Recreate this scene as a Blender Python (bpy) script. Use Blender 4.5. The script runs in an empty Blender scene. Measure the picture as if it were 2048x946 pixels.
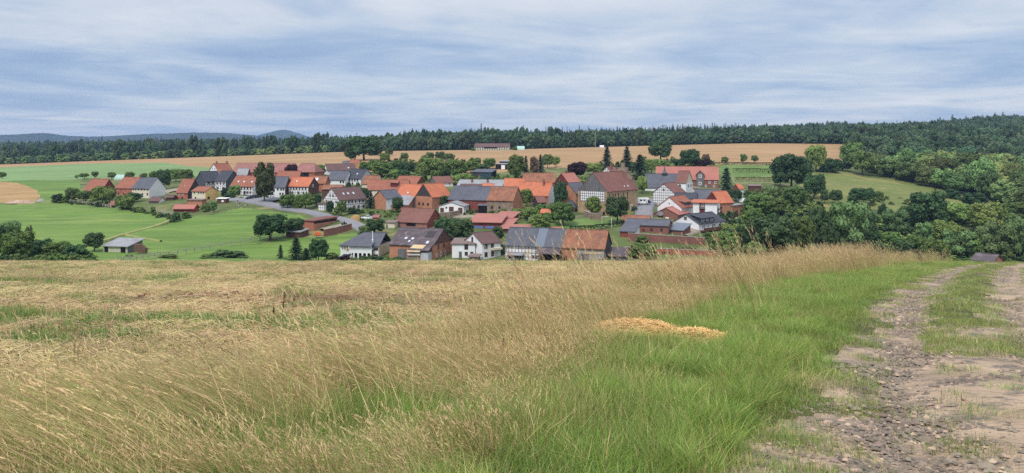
import bpy, bmesh, math, random
import numpy as np
from mathutils import Vector, Matrix

SC = bpy.context.scene
COL = SC.collection
R = math.radians
F = 1600.0          # focal length in pixels of the 2048 px wide photograph
HZ = 290.0          # horizon row in the photograph
rnd = random.Random(7)
npr = np.random.default_rng(7)

# ------------------------------------------------------------------ camera
cam = bpy.data.cameras.new('camera')
cam_o = bpy.data.objects.new('camera', cam); COL.objects.link(cam_o)
cam.sensor_width = 36.0
cam.lens = 36.0 * F / 2048.0
cam.shift_y = -(473.0 - HZ) / 2048.0
cam.clip_start = 0.05
cam.clip_end = 30000
cam_o.location = (0, 0, 0)
cam_o.rotation_euler = (R(90), 0, 0)
SC.camera = cam_o

# ------------------------------------------------------------------ world: layered stratocumulus over a pale sky
SUN_EL, SUN_AZ = 52.0, -155.0      # degrees; azimuth from +Y (view direction) clockwise
W = bpy.data.worlds.new('World'); SC.world = W; W.use_nodes = True
nt = W.node_tree; nt.nodes.clear()
def N(t, **k):
    n = nt.nodes.new(t)
    for a, b in k.items(): setattr(n, a, b)
    return n
def LK(a, b): nt.links.new(a, b)
def MATH(op, a, b=None, c=None):
    m = N('ShaderNodeMath', operation=op)
    for i, v in enumerate((a, b, c)):
        if v is None: continue
        if isinstance(v, (int, float)): m.inputs[i].default_value = v
        else: LK(v, m.inputs[i])
    return m.outputs[0]
def lin(c):
    return tuple((x / 255 / 12.92) if x / 255 <= 0.04045 else ((x / 255 + 0.055) / 1.055) ** 2.4 for x in c)
EXPO = 1.0
sky = N('ShaderNodeTexSky', sky_type='NISHITA', sun_disc=False)
sky.sun_elevation = R(SUN_EL); sky.sun_rotation = R(SUN_AZ)
tc = N('ShaderNodeTexCoord'); sp = N('ShaderNodeSeparateXYZ'); LK(tc.outputs['Generated'], sp.inputs[0])
zz = MATH('MAXIMUM', sp.outputs['Z'], 0.0)
den = MATH('ADD', zz, 0.055)
pxx = MATH('DIVIDE', sp.outputs['X'], den); pyy = MATH('DIVIDE', sp.outputs['Y'], den)
def cloud(sx, sy, off, detail, rough, dist=0.0):
    cv = N('ShaderNodeCombineXYZ')
    LK(MATH('MULTIPLY_ADD', pxx, sx, off), cv.inputs[0])
    LK(MATH('ADD', MATH('MULTIPLY', pyy, sy), MATH('MULTIPLY', pxx, -0.10 * sy)), cv.inputs[1])
    nz = N('ShaderNodeTexNoise'); nz.inputs['Scale'].default_value = 1.0
    nz.inputs['Detail'].default_value = detail; nz.inputs['Roughness'].default_value = rough
    nz.inputs['Distortion'].default_value = dist
    LK(cv.outputs[0], nz.inputs['Vector'])
    return nz.outputs['Fac']
n1 = cloud(0.62, 0.62, 3.1, 4.0, 0.5, 0.7)
n2 = cloud(2.2, 2.4, 11.3, 4.0, 0.55, 0.9)
n3 = cloud(0.13, 0.20, 8.2, 2.0, 0.5)
mix = MATH('ADD', MATH('ADD', MATH('MULTIPLY', n1, 0.52), MATH('MULTIPLY', n2, 0.14)), MATH('MULTIPLY', n3, 0.34))
# a layer seen edge-on looks thicker towards the middle of the low sky
elev = N('ShaderNodeMapRange'); elev.inputs['From Min'].default_value = 0.0; elev.inputs['From Max'].default_value = 0.20
LK(zz, elev.inputs['Value'])
er = N('ShaderNodeValToRGB'); cr = er.color_ramp
cr.elements[0].position = 0.0; cr.elements[0].color = (.61,) * 3 + (1,)
cr.elements[1].position = 1.0; cr.elements[1].color = (.60,) * 3 + (1,)
for p, v in ((.12, .53), (.30, .455), (.52, .455), (.72, .53)):
    e = cr.elements.new(p); e.color = (v, v, v, 1)
LK(elev.outputs[0], er.inputs[0])
val = MATH('ADD', MATH('MULTIPLY_ADD', mix, 1.3, -0.125), MATH('SUBTRACT', er.outputs[0], 0.5))
ramp = N('ShaderNodeValToRGB'); c = ramp.color_ramp
def skc(rgb): return tuple(v / 2 ** EXPO for v in lin(rgb)) + (1,)
c.elements[0].position = 0.30; c.elements[0].color = skc((144, 169, 207))
c.elements[1].position = 0.74; c.elements[1].color = skc((226, 229, 236))
for p, col in ((.40, (160, 182, 213)), (.50, (183, 199, 221)), (.60, (206, 214, 227))):
    e = c.elements.new(p); e.color = skc(col)
LK(val, ramp.inputs[0])
STR = 0.1
up = N('ShaderNodeMapRange'); up.inputs['From Min'].default_value = 0.2; up.inputs['From Max'].default_value = 1.0
up.inputs['To Min'].default_value = 1.0 / STR; up.inputs['To Max'].default_value = 1.8 / STR   # overcast sky brightens to the zenith
LK(zz, up.inputs['Value'])
sc_ = N('ShaderNodeMix', data_type='RGBA', blend_type='MULTIPLY'); sc_.inputs['Factor'].default_value = 1.0
LK(ramp.outputs[0], sc_.inputs['A'])
cmb = N('ShaderNodeCombineColor')
for i in range(3): LK(up.outputs[0], cmb.inputs[i])
LK(cmb.outputs[0], sc_.inputs['B'])
mx = N('ShaderNodeMix', data_type='RGBA'); mx.inputs['Factor'].default_value = 0.93
LK(sky.outputs[0], mx.inputs['A']); LK(sc_.outputs['Result'], mx.inputs['B'])
bg = N('ShaderNodeBackground'); bg.inputs['Strength'].default_value = STR
LK(mx.outputs['Result'], bg.inputs['Color'])
wo = N('ShaderNodeOutputWorld'); LK(bg.outputs[0], wo.inputs['Surface'])

# ------------------------------------------------------------------ sun behind thin cloud
sl = bpy.data.lights.new('sun', 'SUN'); sl.energy = 1.35; sl.angle = R(12); sl.color = (1.0, 0.95, 0.87)
so = bpy.data.objects.new('sun', sl); COL.objects.link(so)
az, el = R(SUN_AZ), R(SUN_EL)
to_sun = Vector((math.sin(az) * math.cos(el), math.cos(az) * math.cos(el), math.sin(el)))
so.rotation_euler = to_sun.to_track_quat('Z', 'Y').to_euler()
so.location = (0, 0, 200)
SC.view_settings.view_transform = 'Standard'; SC.view_settings.look = 'None'
SC.view_settings.exposure = EXPO; SC.view_settings.gamma = 1.0; SC.view_settings.use_curve_mapping = False
SC.cycles.use_denoising = False
SC.cycles.max_bounces = 4; SC.cycles.diffuse_bounces = 2; SC.cycles.transmission_bounces = 3; SC.cycles.glossy_bounces = 1; SC.cycles.transparent_max_bounces = 6
SC.cycles.volume_bounces = 0

# ------------------------------------------------------------------ materials
MATS = {}
def material(name, base, var=0.12, scale=0.6, rough=0.85, bump=0.0, bscale=6.0, second=None, sfac=0.5, sscale=0.25, rand=0.0,
             trans=0.0, spec=0.2, stretch=(1, 1, 1), coords='Object', metal=0.0, contrast=(0.35, 0.65), third=None, tscale=2.0, trange=(.55, .7)):
    """procedural surface: base colour mottled by noise, a second colour in patches, optional third in small spots"""
    m = bpy.data.materials.new(name); m.use_nodes = True
    t = m.node_tree; t.nodes.clear(); nn = t.nodes.new; ll = t.links.new
    co = nn('ShaderNodeTexCoord'); geo = nn('ShaderNodeNewGeometry')
    mp = nn('ShaderNodeMapping'); mp.inputs['Scale'].default_value = stretch
    ll((geo.outputs['Position'] if coords == 'World' else co.outputs[coords]), mp.inputs[0])
    def noise(s, d=5.0, r=0.6):
        n = nn('ShaderNodeTexNoise'); n.inputs['Scale'].default_value = s; n.inputs['Detail'].default_value = d; n.inputs['Roughness'].default_value = r
        ll(mp.outputs[0], n.inputs['Vector']); return n.outputs['Fac']
    b = lin(base)
    rgb = nn('ShaderNodeRGB'); rgb.outputs[0].default_value = b + (1,)
    cur = rgb.outputs[0]
    if second:
        mr = nn('ShaderNodeMapRange'); mr.inputs['From Min'].default_value = contrast[0]; mr.inputs['From Max'].default_value = contrast[1]; mr.inputs['To Max'].default_value = sfac * 2
        mr.clamp = True
        ll(noise(sscale, 6, .65), mr.inputs['Value'])
        mi = nn('ShaderNodeMix'); mi.data_type = 'RGBA'; mi.inputs['B'].default_value = lin(second) + (1,)
        mi.clamp_factor = True
        ll(mr.outputs[0], mi.inputs['Factor']); ll(cur, mi.inputs['A']); cur = mi.outputs['Result']
    if third:
        mr = nn('ShaderNodeMapRange'); mr.inputs['From Min'].default_value = trange[0]; mr.inputs['From Max'].default_value = trange[1]
        ll(noise(tscale, 5, .7), mr.inputs['Value'])
        mi = nn('ShaderNodeMix'); mi.data_type = 'RGBA'; mi.inputs['B'].default_value = lin(third) + (1,)
        ll(mr.outputs[0], mi.inputs['Factor']); ll(cur, mi.inputs['A']); cur = mi.outputs['Result']
    # value variation
    mr = nn('ShaderNodeMapRange'); mr.inputs['From Min'].default_value = 0.3; mr.inputs['From Max'].default_value = 0.7
    mr.inputs['To Min'].default_value = 1 - var; mr.inputs['To Max'].default_value = 1 + var
    ll(noise(scale), mr.inputs['Value'])
    fac = mr.outputs[0]
    if rand:
        oi = nn('ShaderNodeObjectInfo')
        m2 = nn('ShaderNodeMapRange'); m2.inputs['To Min'].default_value = 1 - rand; m2.inputs['To Max'].default_value = 1 + rand
        ll(oi.outputs['Random'], m2.inputs['Value'])
        mm = nn('ShaderNodeMath'); mm.operation = 'MULTIPLY'; ll(fac, mm.inputs[0]); ll(m2.outputs[0], mm.inputs[1]); fac = mm.outputs[0]
    cc = nn('ShaderNodeCombineColor')
    for i in range(3): ll(fac, cc.inputs[i])
    mu = nn('ShaderNodeMix'); mu.data_type = 'RGBA'; mu.blend_type = 'MULTIPLY'; mu.inputs['Factor'].default_value = 1
    ll(cur, mu.inputs['A']); ll(cc.outputs[0], mu.inputs['B']); cur = mu.outputs['Result']
    if rand:
        hs = nn('ShaderNodeHueSaturation')
        m3 = nn('ShaderNodeMapRange'); m3.inputs['To Min'].default_value = 0.5 - rand * .08; m3.inputs['To Max'].default_value = 0.5 + rand * .08
        ml = nn('ShaderNodeMath'); ml.operation = 'MULTIPLY'; ml.inputs[1].default_value = 7.31
        fr = nn('ShaderNodeMath'); fr.operation = 'FRACT'
        ll(oi.outputs['Random'], ml.inputs[0]); ll(ml.outputs[0], fr.inputs[0]); ll(fr.outputs[0], m3.inputs['Value'])
        ll(m3.outputs[0], hs.inputs['Hue']); ll(cur, hs.inputs['Color']); cur = hs.outputs[0]
    p = nn('ShaderNodeBsdfPrincipled'); p.inputs['Roughness'].default_value = rough
    p.inputs['Specular IOR Level'].default_value = spec; p.inputs['Metallic'].default_value = metal
    ll(cur, p.inputs['Base Color'])
    if bump:
        bn = nn('ShaderNodeBump'); bn.inputs['Strength'].default_value = bump; bn.inputs['Distance'].default_value = 0.1
        ll(noise(bscale, 4), bn.inputs['Height']); ll(bn.outputs[0], p.inputs['Normal'])
    sh = p.outputs[0]
    if trans:
        tr = nn('ShaderNodeBsdfTranslucent'); ll(cur, tr.inputs['Color'])
        ms = nn('ShaderNodeMixShader'); ms.inputs[0].default_value = trans; ll(p.outputs[0], ms.inputs[1]); ll(tr.outputs[0], ms.inputs[2]); sh = ms.outputs[0]
    o = nn('ShaderNodeOutputMaterial'); ll(sh, o.inputs['Surface'])
    MATS[name] = m
    return m

# ------------------------------------------------------------------ object helpers
def tag(o, label=None, cat=None, group=None, kind=None):
    if label: o['label'] = label
    if cat: o['category'] = cat
    if group: o['group'] = group
    if kind: o['kind'] = kind
    return o
def mesh(name, v, f, mat=None, smooth=False, mids=None):
    me = bpy.data.meshes.new(name); me.from_pydata([tuple(x) for x in v], [], f)
    for m in (mat if isinstance(mat, (list, tuple)) else [mat] if mat else []):
        me.materials.append(MATS[m] if isinstance(m, str) else m)
    if mids is not None: me.polygons.foreach_set('material_index', mids)
    if smooth: me.polygons.foreach_set('use_smooth', [True] * len(me.polygons))
    me.update()
    return me
def npmesh(name, v, quads, mat=None, smooth=False, mids=None):
    """fast mesh from numpy arrays: v (n,3), quads (m,k)"""
    me = bpy.data.meshes.new(name); n, m = len(v), len(quads); k = quads.shape[1]
    me.vertices.add(n); me.vertices.foreach_set('co', np.asarray(v, np.float32).ravel())
    me.loops.add(m * k); me.loops.foreach_set('vertex_index', np.asarray(quads, np.int32).ravel())
    me.polygons.add(m); me.polygons.foreach_set('loop_start', np.arange(0, m * k, k, dtype=np.int32))
    for q in (mat if isinstance(mat, (list, tuple)) else [mat] if mat else []): me.materials.append(MATS[q] if isinstance(q, str) else q)
    if mids is not None: me.polygons.foreach_set('material_index', np.asarray(mids, np.int32))
    me.polygons.foreach_set('use_smooth', np.full(m, smooth))
    me.update(calc_edges=True); me.validate()
    return me
def obj(name, me, parent=None, loc=None, rz=None, scale=None):
    o = bpy.data.objects.new(name, me); COL.objects.link(o)
    if parent is not None: o.parent = parent
    if loc is not None: o.location = loc
    if rz is not None: o.rotation_euler = (0, 0, rz)
    if scale is not None: o.scale = scale
    return o
class MB:
    def __init__(s): s.v = []; s.f = []; s.m = []
    def add(s, v, f, m=0):
        b = len(s.v); s.v += [tuple(x) for x in v]; s.f += [tuple(i + b for i in q) for q in f]; s.m += [m] * len(f)
    def box(s, x0, x1, y0, y1, z0, z1, m=0):
        v = [(x, y, z) for z in (z0, z1) for y in (y0, y1) for x in (x0, x1)]
        s.add(v, [(0, 2, 3, 1), (4, 5, 7, 6), (0, 1, 5, 4), (2, 6, 7, 3), (0, 4, 6, 2), (1, 3, 7, 5)], m)
    def slab(s, poly, t, m=0, d=None):
        """polygon extruded by vector d (default straight down by t)"""
        d = Vector(d) if d is not None else Vector((0, 0, -t)); n = len(poly)
        v = [Vector(p) for p in poly] + [Vector(p) + d for p in poly]
        f = [tuple(range(n)), tuple(range(2 * n - 1, n - 1, -1))] + [(i, i + n, (i + 1) % n + n, (i + 1) % n) for i in range(n)]
        s.add(v, f, m)
    def bar(s, a, b, w, m=0, up=(0, 0, 1)):
        a, b = Vector(a), Vector(b); d = (b - a).normalized(); u = Vector(up)
        if abs(d.dot(u)) > .95: u = Vector((1, 0, 0))
        x = d.cross(u).normalized() * w / 2; y = d.cross(x).normalized() * w / 2
        v = [p + i * x + j * y for p in (a, b) for i, j in ((-1, -1), (1, -1), (1, 1), (-1, 1))]
        s.add(v, [(0, 1, 2, 3), (7, 6, 5, 4)] + [(i, i + 4, (i + 1) % 4 + 4, (i + 1) % 4) for i in range(4)], m)
    def tube(s, pts, rad, n=6, m=0, cap=True):
        base = len(s.v); pts = [Vector(p) for p in pts]
        for k, p in enumerate(pts):
            d = (pts[min(k + 1, len(pts) - 1)] - pts[max(k - 1, 0)]).normalized()
            u = Vector((1, 0, 0)) if abs(d.x) < .8 else Vector((0, 1, 0)); x = d.cross(u).normalized(); y = d.cross(x)
            r = rad[k] if isinstance(rad, (list, tuple)) else rad
            s.v += [tuple(p + r * (math.cos(a) * x + math.sin(a) * y)) for a in [2 * math.pi * i / n for i in range(n)]]
        for k in range(len(pts) - 1):
            for i in range(n):
                a = base + k * n; s.f.append((a + i, a + (i + 1) % n, a + n + (i + 1) % n, a + n + i)); s.m.append(m)
        if cap:
            s.f.append(tuple(base + i for i in range(n))[::-1]); s.m.append(m)
            s.f.append(tuple(base + (len(pts) - 1) * n + i for i in range(n))); s.m.append(m)
    def me(s, name, mat, smooth=False):
        return mesh(name, s.v, s.f, mat, smooth, s.m)
    def build(s, name, mat, parent=None, **k):
        return obj(name, s.me(name, mat, k.pop('smooth', False)), parent, **k)

# ------------------------------------------------------------------ terrain: rows of ground height for the valley, given as sight-line rows over distance
def near_z(Y):
    Y = np.asarray(Y, float)
    return np.where(Y > 0, -1.6 - .101 * Y - .000327 * Y * Y, -1.6 - .101 * Y)
COLS = np.array([-700, 0, 200, 400, 700, 1024, 1300, 1500, 1690, 1850, 2048, 2750], float)
def nrow(Y): return [HZ + F * float(-near_z(Y)) / Y] * 12
TAB = [
 (70, nrow(70)), (90, nrow(90)), (110, nrow(110)),
 (150, [548] * 12),
 (200, [532, 532, 532, 534, 540, 543, 543, 548, 556, 560, 556, 550]),
 (245, [508, 508, 509, 511, 524, 526, 522, 530, 548, 560, 560, 560]),
 (275, [486, 487, 487, 485, 482, 485, 487, 501, 522, 536, 540, 545]),
 (310, [462, 463, 460, 455, 443, 445, 446, 467, 484, 497, 510, 520]),
 (365, [424, 425, 421, 413, 403, 403, 408, 425, 437, 450, 470, 480]),
 (410, [400, 400, 396, 389, 373, 373, 379, 395, 402, 415, 437, 450]),
 (470, [377, 376, 372, 363, 348, 347, 351, 362, 370, 386, 405, 420]),
 (540, [358, 357, 354, 341, 331, 330, 331, 338, 346, 360, 377, 390]),
 (620, [344, 344, 340, 331, 318, 315, 314, 315, 322, 336, 345, 350]),
 (700, [336, 336, 331, 322, 309, 306, 301, 299, 304, 317, 322, 315]),
 (800, [329, 329, 321, 314, 303, 298.5, 291, 286, 288, 297, 296, 280]),
 (850, [330, 330, 322, 315, 304, 299, 291.5, 286.5, 286, 291, 288, 270]),
 (1300, [312, 312, 308, 304, 298, 293, 284, 277, 270, 264, 255, 235]),
 (1700, [303, 302, 300, 298, 293, 289, 277, 271, 264, 258, 247, 225]),
 (2500, [300] * 12), (5000, [296] * 12), (9800, [293.5] * 12)]
TY = np.array([r[0] for r in TAB], float); TP = np.array([r[1] for r in TAB], float)
GX = np.arange(-700, 2751, 5.0)
GY = np.concatenate([np.arange(70, 120, 5), np.arange(120, 240, 4), np.arange(240, 430, 2), np.arange(430, 900, 4), np.arange(900, 2500, 25), np.arange(2500, 9801, 200)]).astype(float)
tmp = np.array([np.interp(GX, COLS, r) for r in TP])                      # rows TY x cols GX
GP = np.array([np.interp(GY, TY, tmp[:, j]) for j in range(len(GX))]).T
for _ in range(60):                                                       # soften across
    GP[:, 1:-1] = (GP[:, :-2] + 2 * GP[:, 1:-1] + GP[:, 2:]) / 4
for _ in range(10):
    q = GP.copy(); q[4:-1] = (GP[3:-2] + 2 * GP[4:-1] + GP[5:]) / 4; q[-1] = GP[-1]; GP = q
def vnoise(x, y, seed=0):
    """smooth value noise, vectorised"""
    xi, yi = np.floor(x).astype(int), np.floor(y).astype(int); fx, fy = x - xi, y - yi
    fx, fy = fx * fx * (3 - 2 * fx), fy * fy * (3 - 2 * fy)
    def h(a, b):
        n = (a * 374761393 + b * 668265263 + seed * 1442695041) & 0x7fffffff
        n = ((n ^ (n >> 13)) * 1274126177) & 0x7fffffff
        return ((n ^ (n >> 16)) & 0xffff) / 65535.0
    return (h(xi, yi) * (1 - fx) + h(xi + 1, yi) * fx) * (1 - fy) + (h(xi, yi + 1) * (1 - fx) + h(xi + 1, yi + 1) * fx) * fy
def gpy(px, Y):
    i = np.clip(np.searchsorted(GY, Y) - 1, 0, len(GY) - 2); fy = (Y - GY[i]) / (GY[i + 1] - GY[i])
    j = np.clip(((np.asarray(px) + 700) / 5).astype(int) if not np.isscalar(px) else int((px + 700) / 5), 0, len(GX) - 2); fx = (px - GX[j]) / 5
    return (GP[i, j] * (1 - fx) + GP[i, j + 1] * fx) * (1 - fy) + (GP[i + 1, j] * (1 - fx) + GP[i + 1, j + 1] * fx) * fy
def gz(x, Y):
    """ground height at world x, Y (valley and beyond)"""
    if Y <= 70: return float(near_z(Y))
    return float(-(gpy(1024 + F * x / Y, Y) - HZ) / F * Y)
def Yat(px, py, y0=205.0):
    """distance at which the ground shows at photo row py in column px"""
    Y = y0
    while Y < 2400 and gpy(px, Y) > py: Y += 1.0
    return Y
def P(px, py, Y): return Vector(((px - 1024) / F * Y, Y, -(py - HZ) / F * Y))
def G(px, py):
    Y = Yat(px, py); p = P(px, py, Y); p.z = gz(p.x, Y); return p
def inpoly(x, y, poly):
    r = np.zeros(x.shape, bool); n = len(poly)
    for i in range(n):
        x1, y1 = poly[i]; x2, y2 = poly[(i + 1) % n]
        if y1 == y2: continue
        r ^= ((y1 > y) != (y2 > y)) & (x < (x2 - x1) * (y - y1) / (y2 - y1) + x1)
    return r

material('meadow_grass', (102, 130, 58), var=.16, scale=.35, second=(84, 112, 50), sfac=.5, sscale=.03, bump=.4, bscale=1.5, stretch=(.28, 1.9, 1), coords='World', third=(120, 138, 70), tscale=.07, trange=(.48, .66))
material('lawn_grass', (104, 126, 66), var=.14, scale=.08, second=(82, 112, 54), sfac=.5, sscale=.05, bump=.5, bscale=1.2, coords='World', third=(126, 128, 80), tscale=.15)
material('field_green', (110, 132, 84), var=.08, scale=.02, second=(116, 144, 92), sfac=.5, sscale=.01, stretch=(.4, 1.5, 1), coords='World')
material('wheat', (166, 136, 100), var=.08, scale=.02, second=(152, 122, 86), sfac=.5, sscale=.012, stretch=(.5, 2.5, 1), coords='World', bump=.4, bscale=.8, third=(146, 118, 80), tscale=.05, trange=(.52, .62))
material('wheat_bright', (170, 140, 98), var=.12, scale=.06, second=(146, 116, 78), sfac=.5, sscale=.08, stretch=(.5, 1.8, 1), coords='World', bump=.4)
material('rough_ground', (94, 106, 60), var=.2, scale=.06, second=(72, 90, 48), sfac=.5, sscale=.05, bump=.8, bscale=.9, coords='World', third=(124, 116, 78), tscale=.06, trange=(.5, .68))
material('dry_meadow', (114, 118, 66), var=.15, scale=.06, second=(90, 108, 54), sfac=.5, sscale=.035, bump=.8, bscale=.8, coords='World', third=(142, 128, 84), tscale=.05, trange=(.5, .7))
material('forest_floor', (52, 64, 40), var=.3, scale=.05, coords='World')
material('allotment', (102, 124, 70), var=.18, scale=.15, second=(126, 118, 84), sfac=.5, sscale=.12, coords='World')

cx, cy = np.meshgrid((GX[:-1] + GX[1:]) / 2, (GY[:-1] + GY[1:]) / 2)
cp = (GP[:-1, :-1] + GP[1:, 1:]) / 2
wob = (vnoise(cx / 30, cy / 9, 3) - .5)
zx, zp = cx + wob * 8, cp + wob * 1.2
zone = np.zeros(cx.shape, int)
ZN = ['rough_ground', 'meadow', 'wheat_field', 'green_field', 'hill_meadow', 'forest_floor', 'wheat_corner', 'lawn', 'allotment', 'paddock']
far = (cy > 800)
zone[far] = 5
wheat = inpoly(zx, zp, [(-720, 326), (0, 325), (190, 318), (600, 304), (1024, 295), (1500, 280), (1690, 280), (1720, 330), (1560, 330), (1300, 332), (1100, 336), (960, 348), (800, 346), (600, 342), (420, 337), (310, 333), (170, 333), (0, 337), (-720, 340)]) & (cy > 430) & ~far
zone[wheat] = 2
zone[inpoly(zx, zp, [(-720, 337), (0, 335), (180, 327), (330, 325), (380, 333), (480, 337), (520, 345), (420, 352), (330, 352), (180, 358), (60, 362), (-720, 366)]) & (cy > 420) & ~far] = 3
zone[inpoly(zx, zp, [(-720, 366), (40, 362), (100, 360), (160, 362), (165, 385), (140, 395), (100, 404), (-720, 420)])] = 1
zone[inpoly(zx, zp, [(-720, 360), (-20, 362), (40, 368), (72, 380), (78, 392), (70, 402), (-30, 405), (-720, 412)])] = 6
zone[inpoly(zx, zp, [(-720, 408), (0, 408), (110, 405), (200, 414), (250, 420), (340, 437), (430, 428), (480, 414), (560, 424), (620, 436), (600, 448), (570, 470), (420, 512), (300, 530), (230, 560), (-720, 570)]) & (cy > 190)] = 1
zone[inpoly(zx, zp, [(300, 530), (420, 508), (570, 474), (640, 474), (705, 466), (745, 470), (700, 500), (690, 560), (230, 560)]) & (cy > 190)] = 9
zone[inpoly(zx, zp, [(1060, 432), (1120, 442), (1230, 435), (1260, 426), (1265, 440), (1240, 452), (1120, 462), (1050, 452)])] = 7
zone[inpoly(zx, zp, [(1425, 330), (1560, 330), (1580, 345), (1560, 352), (1470, 352), (1420, 345)])] = 7
zone[inpoly(zx, zp, [(1460, 352), (1560, 352), (1560, 366), (1470, 368)])] = 8
zone[inpoly(zx, zp, [(800, 330), (900, 330), (930, 350), (900, 368), (840, 362)])] = 7
zone[inpoly(zx, zp, [(1450, 450), (1500, 444), (1515, 490), (1480, 520), (1440, 490)])] = 7
zone[inpoly(zx, zp, [(1600, 345), (1690, 344), (1760, 356), (1850, 370), (1960, 370), (2100, 380), (2700, 400), (2700, 450), (2048, 440), (1880, 440), (1780, 420), (1690, 420), (1620, 430), (1600, 395)])] = 4
hill_x = np.interp(cy, [430, 450, 480, 510, 540, 620, 700, 800], [2075, 2050, 1940, 1850, 1770, 1715, 1705, 1705])
zone[(cy > 430) & (cy <= 800) & (zx > hill_x)] = 5
VX, VY = np.meshgrid(GX, GY)
wx = (VX - 1024) / F * VY
wz = -(GP - HZ) / F * VY + np.where((VY > 200) & (VY < 600), (vnoise(wx / 14, VY / 14, 1) - .5) * .9 + (vnoise(wx / 4, VY / 4, 2) - .5) * .25, 0)
VV = np.stack([wx, VY, wz], -1).reshape(-1, 3)
nc = len(GX)
ii, jj = np.meshgrid(np.arange(len(GY) - 1), np.arange(nc - 1), indexing='ij')
def emit_zone(z, name, mat, label, cat='ground'):
    sel = zone == z
    a = (ii[sel] * nc + jj[sel]); q = np.stack([a, a + 1, a + nc + 1, a + nc], -1)
    u, inv = np.unique(q.ravel(), return_inverse=True)
    o = obj(name, npmesh(name, VV[u], inv.reshape(-1, 4), mat, True))
    return tag(o, label, cat, kind='structure')
emit_zone(0, 'village_ground', 'rough_ground', 'rough grass and gardens between the village houses')
emit_zone(1, 'meadow', 'meadow_grass', 'bright green meadow on the slope below the village', 'meadow')
emit_zone(9, 'paddock', 'meadow_grass', 'fenced green paddock below the brick shed', 'meadow')
emit_zone(2, 'wheat_field', 'wheat', 'ripe tan wheat field on the rise behind the village', 'field')
emit_zone(3, 'green_field', 'field_green', 'pale green crop field in front of the wheat', 'field')
emit_zone(4, 'hill_meadow', 'dry_meadow', 'dry grassy hillside below the wooded hill', 'meadow')
emit_zone(5, 'forest_floor', 'forest_floor', 'dark ground under the far woods', 'ground')
emit_zone(6, 'wheat_field', 'wheat_bright', 'golden corner of wheat beside the bright green meadow', 'field')
emit_zone(7, 'lawn', 'lawn_grass', 'mown lawns among the village gardens', 'lawn')
emit_zone(8, 'allotment', 'allotment', 'small garden plots behind the red roofed long building', 'garden')

# far hills on the skyline
material('far_forest', (44, 58, 52), var=.25, scale=.012, coords='World', bump=1.0, bscale=.02)
def ridge(name, prof, Y, label, seed, thick=900, skirt=60):
    xs = np.arange(prof[0][0], prof[-1][0] + .1, 2.0)
    top = np.interp(xs, [p[0] for p in prof], [p[1] for p in prof])
    for _ in range(6): top[1:-1] = (top[:-2] + 2 * top[1:-1] + top[2:]) / 4
    r = np.random.default_rng(seed)
    prof_y = [(-thick, 0.0), (-thick * .6, .45), (-thick * .3, .8), (-thick * .1, .97), (0, 1.0), (thick * .5, .6), (thick, 0)]
    rows = []
    for dy, k in prof_y:
        yy = Y + dy; base = -12.0
        zt = -(top - HZ) / F * Y + (r.random(len(xs)) - .4) * Y * .0012 * (1 if k > .5 else .5)
        rows.append(np.stack([(xs - 1024) / F * Y, np.full(len(xs), yy), base + (zt - base) * k], -1))
    v = np.concatenate(rows); n = len(xs)
    q = np.array([[a * n + i, a * n + i + 1, (a + 1) * n + i + 1, (a + 1) * n + i] for a in range(len(prof_y) - 1) for i in range(n - 1)])
    return tag(obj(name, npmesh(name, v, q, 'far_forest', False)), label, 'hill', kind='structure')
ridge('far_hill', [(-500, 276), (-200, 270), (0, 271), (60, 268.5), (92, 266.5), (140, 272.5), (200, 274), (260, 271), (330, 267.5), (390, 265.5), (450, 266.5), (500, 270), (540, 275), (600, 280), (700, 286)], 5200, 'long blue wooded ridge on the skyline', 1)
ridge('far_hill', [(480, 285), (515, 276), (535, 269), (552, 264), (566, 260), (572, 259.6), (588, 264), (605, 270), (622, 276), (660, 285)], 7200, 'blue cone shaped hill on the skyline', 2, 1200)
ridge('far_hill', [(560, 287), (660, 283), (760, 281), (900, 280), (1000, 277), (1100, 276), (1300, 280), (1500, 287)], 4200, 'low wooded ridge just above the middle woods', 3)
# ================================================================== buildings
material('brick_orange', (181, 129, 103), var=.1, scale=.5, second=(163, 113, 91), sscale=.35, bump=.2, bscale=9, third=(146, 108, 94), tscale=1.2)
material('brick_red', (168, 108, 90), var=.12, scale=.5, second=(146, 90, 76), sscale=.3, bump=.2, bscale=9, third=(182, 140, 120), tscale=.9)
material('brick_dark', (138, 96, 86), var=.14, scale=.8, second=(118, 82, 76), sscale=.4, bump=.3, bscale=8)
material('plaster_white', (226, 228, 232), var=.04, scale=.4, second=(206, 208, 212), sfac=.35, sscale=.25, rough=.9)
material('plaster_grey', (188, 190, 196), var=.06, scale=.4, second=(166, 166, 170), sfac=.4, sscale=.3)
material('plaster_cream', (214, 206, 186), var=.06, scale=.4, second=(194, 184, 164), sfac=.4, sscale=.3)
material('plaster_yellow', (230, 196, 130), var=.05, scale=.4, second=(214, 178, 116), sfac=.3, sscale=.3)
material('sandstone', (176, 150, 118), var=.14, scale=.6, second=(146, 122, 96), sfac=.5, sscale=.5, bump=.4, bscale=5, third=(196, 176, 146), tscale=1.4)
material('rubble_stone', (150, 136, 120), var=.2, scale=.9, second=(120, 100, 90), sfac=.5, sscale=.6, bump=.5, bscale=5)
material('boards_dark', (66, 62, 66), var=.12, scale=.5, stretch=(3, 3, .3))
material('boards_brown', (92, 66, 58), var=.14, scale=.6, stretch=(3, 3, .3))
material('boards_grey', (112, 112, 114), var=.16, scale=.6, stretch=(3, 3, .3), second=(92, 90, 92), sscale=.5)
material('boards_pale', (176, 176, 160), var=.16, scale=.7, stretch=(3, 3, .3))
material('clad_red', (133, 73, 63), var=.12, scale=.6, second=(115, 63, 56), sscale=.4)
material('clad_maroon', (112, 54, 52), var=.12, scale=.6, second=(92, 46, 46), sscale=.4)
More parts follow.
